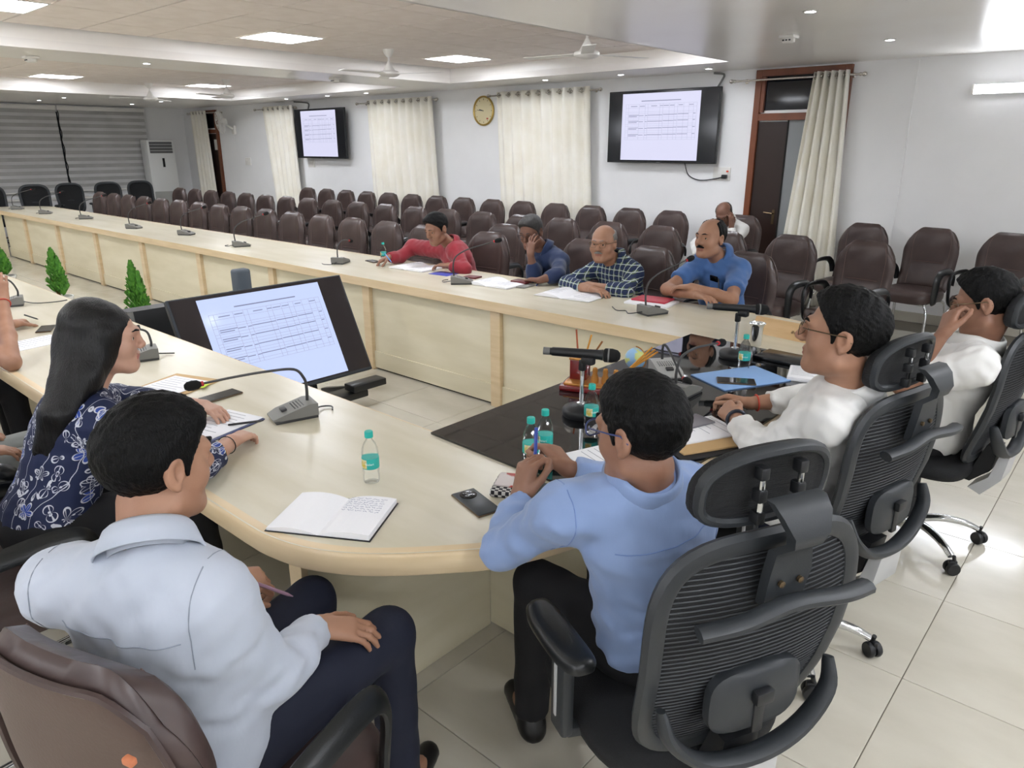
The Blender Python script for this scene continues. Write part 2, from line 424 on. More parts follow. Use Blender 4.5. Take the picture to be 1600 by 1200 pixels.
# supports below the rounded ends
for s_ in (0, 1):
    f = (lambda a, b: (a, b)) if s_ == 0 else (lambda a, b: (2*ymid-b, 2*ymid-a))
    y0, y1 = f(.955, 1.72); panel('end_support', -1.678, -1.633, y0, y1, .0, zb)
    y0, y1 = f(1.718, 1.76); panel('end_support', -1.633, -1.03, y0, y1, .012, zb)
    y0, y1 = f(.935, .957); panel('batten', -1.69, -1.625, y0, y1, 0, zb, M_edge)
    y0, y1 = f(.95, 1.6)
    for xx in (-5.6, -8.4, -11.2, -13.6): panel('end_support', xx-.02, xx+.02, y0, y1, 0, zb)
MB(TL).lathe([(0, 0), (.011, 0), (.011, .004), (0, .004)], 14, Matrix.Translation((-1.633, 1.45, .38)) @ Matrix.Rotation(math.pi/2, 4, 'Y')).build('cable_grommet', M_black, table)
# black glass over the head of the table
M_bglass = mat('black_glass', '0B0C0D', .03, spec=.6, coat=.5)
gl = MB().prism([(-1.838, 1.63), (-1.0, 1.60), (-.985, 1.9), (-.972, 2.6), (-.985, 3.3), (-1.0, 3.50), (-1.838, 3.565)], ZT+.0015, ZT+.0095)
o = gl.build('glass_top', M_bglass, smooth=False); tag(o, 'black glossy glass sheet lying on the head of the conference table', 'glass top')
ZG = ZT+.0095
# ------------------------------------------------------------------ things on the walls
def curtain(x0, x1, xb0, xb1, label, folds, amp=.045, y=YW-.11, ztop=2.49):
    r = empty('curtain', ((x0+x1)/2, y, .03)); tag(r, label, 'curtain', None)
    cx = (x0+x1)/2; n = folds*10; rows = []
    rnd = random.Random(int(abs(x0)*100)); ph = [rnd.uniform(-.35, .35) for _ in range(folds+2)]
    for iz in range(13):
        t = iz/12; z = ztop-(ztop-.05)*t; row = []
        k = min(1, t*1.15)
        for i in range(n+1):
            u = i/n; xx = (x0+(x1-x0)*u)*(1-k)+(xb0+(xb1-xb0)*u)*k - cx
            a = 2*math.pi*folds*u + ph[int(u*folds)]*t*1.2
            yy = amp*math.sin(a)*(1-.25*t+.25*math.sin(u*9+ph[0]*8)*t) + .012*math.sin(3.1*a+1)*t
            row.append((xx+.01*math.cos(a)*t, yy, z-.03))
        rows.append(row)
    MB().sheet(rows, .004).build('cloth', M_curt, r, ang=None)
    for i in range(folds*2):
        u = (i+.5)/(folds*2)
        xx = x0+(x1-x0)*u-cx
        MB().tube([(xx, .028*math.cos(a), ztop-.075+.028*math.sin(a)) for a in [2*math.pi*k/12 for k in range(12)]], .006, 6, closed=True).build('eyelet_ring', M_steel, r)
    return r
def rod(x0, x1, label, y=YW-.11, z=2.442):
    r = empty('curtain_rod', ((x0+x1)/2, YW, z)); tag(r, label, 'curtain rod'); h = (x1-x0)/2; dy = y-YW
    MB().tube([(-h, dy, 0), (h, dy, 0)], .0115, 10).build('pole', M_steel, r)
    for s_ in (-1, 1):
        MB().lathe([(.0, 0), (.016, .0), (.018, .012), (.012, .02), (.022, .035), (.024, .05), (.014, .066), (0, .07)], 12, Matrix.Translation((s_*h, dy, 0)) @ Matrix.Rotation(s_*math.pi/2, 4, 'Y')).build('finial', M_steel, r)
        b = MB().tube([(s_*(h-.09), dy, 0), (s_*(h-.09), 0, 0)], .007, 8); b.lathe([(.025, 0), (.025, .006), (.01, .01)], 12, Matrix.Translation((s_*(h-.09), -.001, 0)) @ Matrix.Rotation(math.pi/2, 4, 'X'))
        b.build('bracket', M_steel, r)
rod(-3.95, -2.62, 'steel curtain rod above the open wooden door')
curtain(-3.08, -2.72, -3.25, -2.62, 'cream eyelet curtain bunched beside the open wooden door', 5, .05)
rod(-7.72, -5.83, 'steel curtain rod between the wall clock and the large screen')
curtain(-7.6, -5.95, -7.5, -5.85, 'wide cream eyelet curtain between the wall clock and the large screen', 9)
rod(-10.84, -8.9, 'steel curtain rod between the wall clock and the far screen')
curtain(-10.6, -8.97, -10.55, -8.85, 'wide cream eyelet curtain between the wall clock and the far screen', 9)
rod(-14.2, -12.82, 'steel curtain rod between the wall fan and the far screen')
curtain(-13.95, -12.87, -13.75, -12.8, 'cream eyelet curtain between the wall fan and the far screen', 6)
rod(-17.1, -15.7, 'steel curtain rod above the dark far door')
curtain(-17.02, -16.3, -17.0, -16.2, 'cream eyelet curtain in the corner beside the floor air conditioner', 5)

# doors (recessed, built on the wall face with frames proud of it)
def door(name, x0, x1, ztr, ztop, leaf_x1, handle):
    r = empty(name, ((x0+x1)/2, YW, 0)); r['kind'] = 'structure'; cx = (x0+x1)/2
    fw = .07
    for (a, b) in ((x0, x0+fw), (x1-fw, x1)): MB().box(((a+b)/2-cx, -.015, ztop/2), (b-a, .07, ztop), bev=.004).build('door_frame', M_door, r, smooth=False)
    MB().box((0, -.015, ztop-.035), (x1-x0-2*fw, .07, .07), bev=.004).build('door_frame', M_door, r, smooth=False)
    MB().box((0, -.015, ztr), (x1-x0-2*fw, .075, .075), bev=.004).build('transom_bar', M_door, r, smooth=False)
    MB().box((0, .002, (ztr+ztop)/2), (x1-x0-2*fw, .008, ztop-ztr-.14)).build('transom_pane', M_glassd, r, smooth=False)
    for s_ in (-1, 1): MB().box((s_*((x1-x0)/2-fw-.02), -.012, (ztr+ztop)/2), (.04, .05, ztop-ztr-.1)).build('transom_frame', M_door, r, smooth=False)
    w_ = leaf_x1-(x0+fw)
    lf = MB().box((x0+fw+w_/2-cx, -.004, ztr/2-.02), (w_, .028, ztr-.06), bev=.003).build('door_leaf', M_leafd, r, smooth=False)
    if handle:
        MB().tube([(leaf_x1-.05-cx, -.02, 1.02), (leaf_x1-.05-cx, -.055, 1.02), (leaf_x1-.15-cx, -.06, 1.03)], .008, 8).build('handle', M_brass, lf)
        MB().box((leaf_x1-.05-cx, -.02, .98), (.03, .008, .16)).build('lock_plate', M_brass, lf)
    if leaf_x1 < x1-fw-.02:
        g0, g1 = leaf_x1, x1-fw
        MB().box(((g0+g1)/2-cx, .0, ztr/2), (g1-g0, .01, ztr-.05)).build('screen_panel', mat('grey_screen', '8C8F90', .5), r, smooth=False)
        MB().box((g0-cx+.006, -.01, ztr/2), (.012, .02, ztr-.05)).build('screen_edge', M_dark, r, smooth=False)
    return r
door('door_1', -3.74, -2.72, 2.06, 2.55, -3.34, True)
for (x, z) in ((-3.62, 2.075), (-3.2, 2.075)):
    pass
d2 = door('door_2', -16.95, -16.0, 2.06, 2.5, -16.07, False)
MB().box((16.475-16.17, -.022, 1.78), (.14, .004, .22)).build('notice_paper', mat('paper_notice', 'C9CBC8', .7), d2)

# screens on the wall
def screen_mat(name, col, e):
    m = mat(name, col, .25, emit=e); m.node_tree.nodes['Principled BSDF'].inputs['Base Color'].default_value = (.01, .01, .012, 1); return m
M_page = screen_mat('screen_page', 'DCDCF6', .62)
M_ink = screen_mat('screen_ink', '9498B8', .5); M_rule = screen_mat('screen_rule', 'B9BCDA', .58)
M_scr = mat('screen_black', '15171C', .12)
def screen_print(par, w, h, y, m=None):
    """the table page shown on a screen: title line, ruled table and rows of text"""
    pw = w*.715; b = MB()
    MB().box((-.012*w, y, 0), (pw, .002, h*.955)).build('lit_page', M_page, par, smooth=False)
    g = MB(); yy = y-.0022; X = lambda u: -.012*w-pw/2+pw*u; Z = lambda v: h*.4775-h*.955*v
    def ln(u0, v0, u1, v1, t): g.box(((X(u0)+X(u1))/2, yy, (Z(v0)+Z(v1))/2), (abs(X(u1)-X(u0))+t, .0012, abs(Z(v1)-Z(v0))+t))
    rows = [.16, .215, .275, .30, .36, .39, .455, .485, .555, .585, .66, .69]
    cols = [.05, .085, .23, .31, .345, .5, .54, .62, .685, .725, .80, .865, .92, .96]
    for v in rows: ln(.05, v, .96, v, .0022)
    for u in cols: ln(u, .16, u, .69, .0022)
    tag(g.build('page_ruling', M_rule, par, smooth=False), kind='stuff'); g = MB(); yy -= .0006
    rnd = random.Random(3)
    def words(u0, v, u1, t):
        u = u0
        while u < u1:
            l = rnd.uniform(.008, .03); ln(u, v, min(u+l, u1), v, t); u += l+.006
    t = h*.008
    words(.26, .115, .76, h*.011)
    for k, (u0, u1) in enumerate(((.12, .2), (.24, .3), (.39, .46), (.505, .535), (.55, .61), (.63, .68), (.74, .79), (.87, .915))): words(u0, .19, u1, t)
    for v in (.33, .42, .52, .62):
        words(.095, v-.008, .225, t); words(.095, v+.012, .2, t); words(.235, v, .29, t); words(.315, v, .34, t); words(.35, v-.004, .535, t)
        words(.55, v-.008, .68, t); words(.69, v-.01, .72, t); words(.735, v-.012, .86, t); words(.925, v-.014, .95, t)
    tag(g.build('page_print', M_ink, par, smooth=False), kind='stuff')
def wall_tv(x0, x1, z0, z1, off, label):
    r = empty('wall_screen', ((x0+x1)/2, YW-off, (z0+z1)/2)); tag(r, label, 'television'); w_, h_ = x1-x0, z1-z0
    MB().box((0, 0, 0), (w_, .045, h_), bev=.006).build('casing', M_black, r, smooth=False)
    MB().box((0, -.0235, .004), (w_-.02, .002, h_-.028)).build('screen', M_scr, r, smooth=False)
    screen_print(r, w_-.02, h_-.03, -.0255)
    MB().box((0, -.0245, -h_/2+.007), (.05, .003, .006)).build('maker_badge', M_gray, r, smooth=False)
    MB().box((0, off/2+.01, 0), (.4, off-.03, .35)).build('wall_mount', M_black, r, smooth=False)
    return r
wall_tv(-5.62, -4.1, 1.553, 2.4, .12, 'large wall screen showing a ruled table page, beside the open wooden door')
wall_tv(-12.72, -11.18, 1.535, 2.4, .16, 'wall screen showing a ruled table page, between two cream curtains at the far end')
def socket(x, z, label, plug=False):
    r = empty('wall_socket', (x, YW, z)); tag(r, label, 'wall socket')
    MB().box((0, -.006, 0), (.22, .012, .15), bev=.004).build('plate', M_white, r)
    for k in range(3): MB().box((-.06+.06*k, -.014, .01), (.035, .006, .05), bev=.002).build('switch', M_white, r)
    if plug:
        MB().box((.05, -.035, -.03), (.06, .05, .045), bev=.008).build('plug', M_black, r)
        MB().box((.08, -.03, .03), (.02, .03, .02), bev=.004).build('plug_tag', mat('orange_plastic', 'D9502A', .4), r)
socket(-4.07, 1.44, 'white wall socket with a black plug below the large screen', True)
socket(-14.9, 1.44, 'white switch plate on the wall below the wall fan')
socket(-12.55, 1.44, 'white switch plate below the far screen')
c = MB().tube(spline([(-4.55, YW-.05, 1.57), (-4.5, YW-.02, 1.42), (-4.35, YW-.02, 1.36), (-4.15, YW-.02, 1.38), (-4.03, YW-.03, 1.41)], 6), .006, 6).build('power_cable', M_black); tag(c, 'black cable drooping from the large screen to the socket', 'cable')
c = MB().tube(spline([(-4.2, YW-.05, 2.38), (-4.16, YW-.03, 2.46), (-4.13, YW-.04, 2.53), (-4.25, YW-.05, 2.55)], 6), .012, 8).build('cable_conduit', M_gray); tag(c, 'grey conduit from the large screen up to the ceiling', 'conduit')
c = MB().tube(spline([(-12.45, YW-.05, 2.4), (-12.45, YW-.03, 2.5), (-12.6, YW-.04, 2.53), (-12.9, YW-.05, 2.55)], 6), .012, 8).build('cable_conduit', M_gray); tag(c, 'grey conduit from the far screen up to the ceiling', 'conduit')
# clock
ck = empty('wall_clock', (-7.95, YW, 2.25)); tag(ck, 'round wall clock with a gold rim and cream dial', 'clock')
MR = Matrix.Rotation(math.pi/2, 4, 'X')
MB(MR).lathe([(0, 0), (.2, 0), (.212, .012), (.21, .03), (.195, .038), (.186, .03), (.186, .012), (0, .012)], 40).build('rim', mat('gold_rim', 'B59A54', .3, .6), ck)
MB(MR).lathe([(0, .0125), (.186, .0125), (.186, .016), (0, .016)], 40).build('dial', mat('clock_dial', 'D9CDA6', .5), ck)
mk = MB()
for k in range(12):
    a = k*math.pi/6; mk.bar((.15*math.sin(a), -.018, .15*math.cos(a)), (.17*math.sin(a), -.018, .17*math.cos(a)), .006, .003, (0, 1, 0))
mk.build('hour_marks', mat('brown_ink', '6B5A38', .6), ck)
h1 = MB().bar((0, -.021, 0), (-.085, -.021, .02), .01, .003, (0, 1, 0)); h1.build('hour_hand', M_black, ck)
MB().bar((0, -.023, 0), (-.13, -.023, .015), .007, .003, (0, 1, 0)).build('minute_hand', M_black, ck)
MB().box((.075, -.018, -.11), (.035, .002, .02)).build('dial_badge', mat('red_print', 'B33A2C', .6), ck)
# wall fan
wf = empty('wall_fan', (-15.35, YW, 2.2)); tag(wf, 'white caged oscillating fan mounted high on the wall beside the dark door', 'fan')
MB().box((.05, -.03, -.12), (.11, .06, .18), bev=.015).build('wall_bracket', M_white, wf)
MB().tube([(.05, -.06, -.1), (.03, -.14, -.04), (0, -.2, .02)], .022, 10).build('arm', M_white, wf)
FM = look((0, -.22, .04), (-.25, -1, -.15))
MB(FM).lathe([(.06, -.06), (.07, 0), (.04, .08), (0, .09)], 18, Matrix.Rotation(-math.pi/2, 4, 'X')).build('motor', M_white, wf)
cg_ = MB(FM)
for rr, yy in ((.235, .07), (.2, .035), (.2, .115), (.14, .02), (.14, .135), (.07, .14)):
    cg_.tube([(rr*math.cos(a), yy, rr*math.sin(a)) for a in [2*math.pi*k/28 for k in range(28)]], .0028 if rr < .23 else .006, 5, closed=True)
for k in range(24):
    a = 2*math.pi*k/24; c_, s_ = math.cos(a), math.sin(a)
    cg_.tube([(.04*c_, .142, .04*s_), (.14*c_, .135, .14*s_), (.2*c_, .115, .2*s_), (.235*c_, .07, .235*s_), (.2*c_, .035, .2*s_), (.1*c_, .012, .1*s_)], .0018, 4)
cg_.build('cage', M_white, wf)
bl = MB(FM)
for k in range(3):
    M = Matrix.Rotation(2*math.pi*k/3, 4, 'Y')
    bl.sheet([[(-.045+.09*u, .075+.03*(u-.5), .03+.17*t) for u in (0, .5, 1)] for t in (0, .5, 1)], .003, M)
bl.build('blades', M_white, wf)
MB().tube([(.06, -.05, -.2), (.06, -.05, -.52)], .002, 4).build('pull_cord', M_white, wf)
# floor-standing air conditioner
ac = empty('floor_air_conditioner', (-17.25, 7.5, 0)); tag(ac, 'tall white floor-standing air conditioner beside the window blinds', 'air conditioner')
M_acw = mat('ac_white', 'DDDEDC', .4)
MB().box((0, 0, .94), (.34, .6, 1.88), bev=.02).build('cabinet', M_acw, ac)
MB().box((.172, 0, 1.72), (.012, .5, .24), bev=.005).build('outlet', mat('ac_grey', '5E6060', .5), ac)
for k in range(7): MB().box((.18, 0, 1.62+.033*k), (.016, .49, .009), Matrix.Identity(4)).build('louvre', M_acw if k % 2 else M_gray, ac)
MB().box((.172, .02, 1.4), (.006, .05, .19), bev=.002).build('display', M_blackg, ac)
MB().box((.172, 0, .42), (.008, .54, .72), bev=.003).build('intake_grille', mat('ac_grille', 'A9AAA6', .5, bump=.6, bscale=120, bstretch=(1, 12, 1)), ac)
# window with zebra blinds on the left wall
wn = empty('window_1', (XL, 5.2, 1.6)); wn['kind'] = 'structure'
MB().box((.02, 0, .12), (.03, 4.3, 1.4)).build('pane', mat('night_pane', '30343A', .1), wn, smooth=False)
for (y0, y1) in ((-2.2, -.1), (-.06, 2.2)): MB().box((.03, (y0+y1)/2, -.9), (.06, y1-y0, .05), bev=.006).build('window_sill', M_white, wn)
M_bl1 = mat('blind_band', 'B5B4B2', .8, col2='A9A8A6', nscale=3); M_bl2 = mat('blind_sheer', 'D0D0CF', .75, col2='C4C4C3', nscale=2)
for bi, (y0, y1, lab) in enumerate(((2.9, 5.655, 'wider grey zebra roller blind, away from the air conditioner'), (5.665, 7.42, 'grey zebra roller blind on the window, beside the air conditioner'))):
    r = empty('window_blind', (XL+.1, (y0+y1)/2, 2.5)); tag(r, lab, 'blind'); wd = y1-y0
    MB().box((0, 0, 0), (.09, wd, .09), bev=.015).build('head_box', M_white, r)
    n = 24; hh = 1.6/n
    for k in range(n):
        MB().box((.012 if k % 2 else .006, 0, -.045-hh*(k+.5)), (.004, wd-.02, hh*.98)).build('blind_slat', M_bl1 if k % 2 == 0 else M_bl2, r, smooth=False)
    MB().box((.01, 0, -.045-1.6-.012), (.022, wd-.015, .026), bev=.006).build('bottom_bar', M_white, r)
c = MB().tube([(XL+.17+.01*math.sin(k*2.1), 5.66+.012*math.sin(k*1.3), 2.44-.07*k) for k in range(22)], .009, 6).build('blind_cord', M_dark); tag(c, 'twisted dark cord hanging between the two blinds', 'cord')
# ------------------------------------------------------------------ brown leather visitor chairs (local: faces +Y)
M_lea = mat('brown_leather', '4B3D39', .36, col2='3F3230', nscale=5, bump=.35, bscale=22, spec=.5)
M_lea2 = mat('brown_leather_back', '54443C', .5, bump=.15, bscale=150)
M_seam = mat('leather_seam', '6F5A52', .6)
M_arm = mat('arm_plastic', '17191A', .3, bump=.1, bscale=400)
def smoothstep(a, b, x):
    t = min(1, max(0, (x-a)/(b-a))); return t*t*(3-2*t)
def back_shape(u, v):
    """u -1..1 across, v 0..1 up -> x, y (front face centre line), z"""
    w = .25*(1-.10*(1-v)**2)
    if v > .72: w *= math.sqrt(max(0.0, 1-((v-.72)/.28)**2*.42))
    z = .45+.57*v; y = -.205-.13*v-.035*math.sin(math.pi*v)*0 + .035*(u*u) - .02*math.cos(math.pi*(v-.35)*1.6)
    return w*u, y, z
def make_visitor():
    r = empty('visitor_chair')
    nu, nv = 22, 22; front = []; backr = []
    for j in range(nv+1):
        v = j/nv; fr = []; br = []
        for i in range(nu+1):
            u = -1+2*i/nu
            # round the top corners: squeeze z near the corners
            x, y, z = back_shape(u, v)
            top = 1.02-.10*max(0, abs(u)-.55)**2/.2025
            z = .45+(top-.45)*v
            e = (1-abs(u)**6)*(1-abs(2*v-1)**10)
            tk = .045*max(0, e)**.5
            g = math.exp(-((abs(u)-.6)/.035)**2) if v > .05 else 0
            g = max(g, math.exp(-((v-.42)/.022)**2)*(1 if abs(u) < .62 else 0), .5*math.exp(-((v-.30)/.015)**2)*(1 if abs(u) < .6 else 0))
            bol = .012*smoothstep(.6, .8, abs(u))+.010*(1 if abs(u) < .6 and v < .42 else 0)*math.sin(min(1, v/.42)*math.pi)
            wr = .004*math.sin(14*v+6*u)*math.exp(-((v-.86)/.12)**2)*(1 if abs(u) < .6 else .2)
            fr.append((x, y+tk+bol*max(0, e)-.010*g*max(0, e)+wr, z)); br.append((x*.985, y-.035*max(0, e)**.5, z))
        front.append(fr); backr.append(br)
    m = MB(); n = nu+1
    vs = [p for r_ in front for p in r_]+[p for r_ in backr for p in r_]; o = n*(nv+1); fs = []
    for j in range(nv):
        for i in range(nu):
            a, b, c, d = j*n+i, j*n+i+1, (j+1)*n+i+1, (j+1)*n+i; fs += [(a, d, c, b), (o+a, o+b, o+c, o+d)]
    bd = list(range(n))+[j*n+nu for j in range(1, nv+1)]+[nv*n+i for i in range(nu-1, -1, -1)]+[j*n for j in range(nv-1, 0, -1)]
    for k in range(len(bd)): a, b = bd[k], bd[(k+1) % len(bd)]; fs.append((a, b, o+b, o+a))
    m.cur = 0; m.add(vs, fs)
    bk = m.build('backrest', M_lea, r, ang=70)
    # stitched seams on the front
    st = MB()
    for s_ in (-1, 1): st.tube([Vector(front[j][int(nu/2+s_*nu/2*.64)])+Vector((0, .0015, 0)) for j in range(2, nv)], .0016, 4)
    jj = int(.44*nv)+1
    st.tube([Vector(front[jj][i])+Vector((0, .0015, 0)) for i in range(5, nu-4)], .0016, 4)
    st.build('stitching', M_seam, bk)
    sh = MB()     # upholstered shell seen from behind, with the wrapped border
    sh.sheet([[(p[0]*.93, p[1]-.006, p[2]) for p in row[1:-1]] for row in backr[1:-1]], .006)
    sh.build('back_shell', M_lea2, bk)
    sh = MB()
    lo = [Vector(backr[j][1])+Vector((-.002, -.010, 0)) for j in range(1, nv)]+[Vector(backr[nv-1][i])+Vector((0, -.010, 0)) for i in range(2, nu-1)]+[Vector(backr[j][nu-1])+Vector((.002, -.010, 0)) for j in range(nv-1, 0, -1)]
    sh.tube(lo, .007, 6); sh.build('piping', M_lea, bk)
    # seat cushion
    rings = []
    for (t, ins) in ((.38, .035), (.385, .008), (.41, 0), (.45, .0), (.475, .012), (.487, .04), (.49, .1)):
        ring = []
        for k in range(40):
            a = 2*math.pi*k/40; c, s_ = math.cos(a), math.sin(a); e = 4.0
            rx, ry = .243-ins, .245-ins
            x = rx*abs(c)**(2/e)*(1 if c >= 0 else -1); y = .03+ry*abs(s_)**(2/e)*(1 if s_ >= 0 else -1)
            ring.append((x, y, t+.012*smoothstep(.1, .25, y)-(.02*smoothstep(.19, .28, y))))
        rings.append(ring)
    MB().loft(rings).build('seat', M_lea, r, ang=60)
    for s_ in (-1, 1):
        path = [(s_*.252, -.22, .52), (s_*.26, -.2, .60), (s_*.263, -.13, .655), (s_*.265, -.02, .668), (s_*.265, .09, .665), (s_*.265, .15, .645), (s_*.263, .178, .59), (s_*.26, .172, .50), (s_*.255, .16, .41), (s_*.25, .13, .385)]
        pts = spline(path, 4)
        MB().tube(pts, [.026+.006*math.sin(math.pi*i/(len(pts)-1)) for i in range(len(pts))], 10, flat=.42, up=(0, .3, 1)).build('armrest', M_arm, r)
        leg = spline([(s_*.2, .2, .375), (s_*.235, .225, .30), (s_*.245, .235, .1), (s_*.245, .225, .03), (s_*.245, .17, .014), (s_*.245, -.1, .014), (s_*.245, -.2, .014), (s_*.245, -.245, .03), (s_*.243, -.25, .1), (s_*.225, -.205, .33), (s_*.2, -.16, .375)], 4)
        lg = MB().tube(leg, .0125, 10).build('leg_frame', M_chrome, r)
        for y in (.2, -.22): MB().box((s_*.245, y, .008), (.03, .05, .016), bev=.005).build('glide', M_black, lg)
    MB().tube([(-.2, -.14, .372), (.2, -.14, .372)], .011, 8).build('cross_tube', M_chrome, r)
    MB().tube([(-.2, .17, .372), (.2, .17, .372)], .011, 8).build('cross_tube', M_chrome, r)
    MB().box((0, .02, .372), (.36, .3, .018), bev=.004).build('seat_pan', M_black, r)
    return r
VC = None
def visitor(x, y, d, label, group=None, jit=0):
    """x, y under the middle of the seat; d = facing vector"""
    global VC
    rz = math.atan2(d[1], d[0])-math.pi/2+jit
    if VC is None:
        VC = make_visitor(); VC.location = (x, y, 0); VC.rotation_euler = (0, 0, rz); c = VC
    else: c = copy_tree(VC, (x, y, 0), rz)
    if 'group' in c: del c['group']
    return tag(c, label, 'chair', group)
rj = random.Random(5)
def row(xs, ytop, label, group):
    for x in xs: visitor(x, ytop-.325, (0, -1), label, group, rj.uniform(-.025, .025))
row([-13.56+.583*k for k in range(15)], 4.86,
    'empty brown leather chair in the front row tucked up to the far table arm', 'front row of empty chairs along the far table arm')
visitor(-4.86, 5.14, (.12, -1), 'empty brown leather chair standing between the man in red and the man in navy')
visitor(-4.52, 4.52, (.05, -1), 'brown leather chair of the man in the red shirt')
visitor(-3.6, 4.66, (-.1, -1), 'brown leather chair of the man in the navy shirt')
visitor(-2.95, 4.63, (-.12, -1), 'brown leather chair of the man in the checked shirt')
visitor(-2.25, 4.83, (-.12, -1), 'brown leather chair of the man in the blue short-sleeved shirt')
row([-13.8+.597*k for k in range(18)], 6.33,
    'empty brown leather chair in the middle row behind the far table arm', 'middle row of empty chairs')
visitor(-3.02, 6.02, (-.1, -1), 'empty brown leather chair directly behind the man in the blue short-sleeved shirt')
visitor(-2.43, 6.1, (-.12, -1), 'empty brown leather chair in front of the open wooden door')
visitor(-1.83, 6.14, (-.16, -1), 'empty brown leather chair in front of the bunched curtain by the door')
row([-12.05+.585*k for k in range(14)], 7.93,
    'empty brown leather chair in the back row against the curtained wall', 'back row of empty chairs along the wall')
visitor(-3.56, 7.62, (0, -1), 'brown leather chair under the dozing man in white')
visitor(-2.27, 7.58, (-.12, -1), 'empty brown leather chair against the wall beside the bunched curtain')
visitor(-1.66, 7.56, (-.16, -1), 'empty brown leather chair against the plain wall, second from the curtain')
visitor(-1.05, 7.54, (-.2, -1), 'empty brown leather chair against the plain wall below the tube light')
CH_GRAY = visitor(-1.245, .52, (-.3, .954), 'brown leather chair under the man in the pale grey shirt')
CH_WOM = visitor(-2.48, .42, (-.05, 1), 'brown leather chair of the woman in the floral navy top')
CH_M = visitor(-3.18, .42, (0, 1), 'brown leather chair beside the woman, under the person in grey trousers')
CH_L = visitor(-4.4, .5, (0, 1), 'brown leather chair of the person leaning on one elbow')
# label tag on the chair of the man in grey
lt = MB(); lt.tube([(.02+.008*math.cos(a), -.305+.012*math.sin(a), .93) for a in [k*.6 for k in range(9)]], .002, 4)
MB().box((.205, -.352, .925), (.02, .012, .012), bev=.003).build('maker_label', mat('orange_label', 'B9714E', .6), CH_GRAY)

# ------------------------------------------------------------------ black mesh office chairs (local: faces +Y)
M_frame = mat('chair_frame_plastic', '2A2D30', .45, bump=.08, bscale=500)
M_mesh = mat('black_mesh_fabric', '121315', .7, bump=.9, bscale=120, bstretch=(.15, 1, 6))
M_seatf = mat('black_seat_fabric', '141517', .85, bump=.4, bscale=300)
M_silver = mat('silver_plastic', 'B9BABB', .4, .2)
def back_y(z): return -.215-.16*(z-.5)-.05*math.sin((z-.5)*5.2)
def outline(s=1.0, n=48):
    """closed outline of the backrest in x, z; wider at the top"""
    pts = []
    for k in range(n):
        a = 2*math.pi*k/n; c, q = math.cos(a), math.sin(a); e = 3.6
        x = abs(c)**(2/e)*(1 if c >= 0 else -1); z = abs(q)**(2/e)*(1 if q >= 0 else -1)
        w_ = .215+.035*(z*.5+.5)
        pts.append((x*w_*s, .775+z*.275*(1-(1-s)*.8)))
    return pts
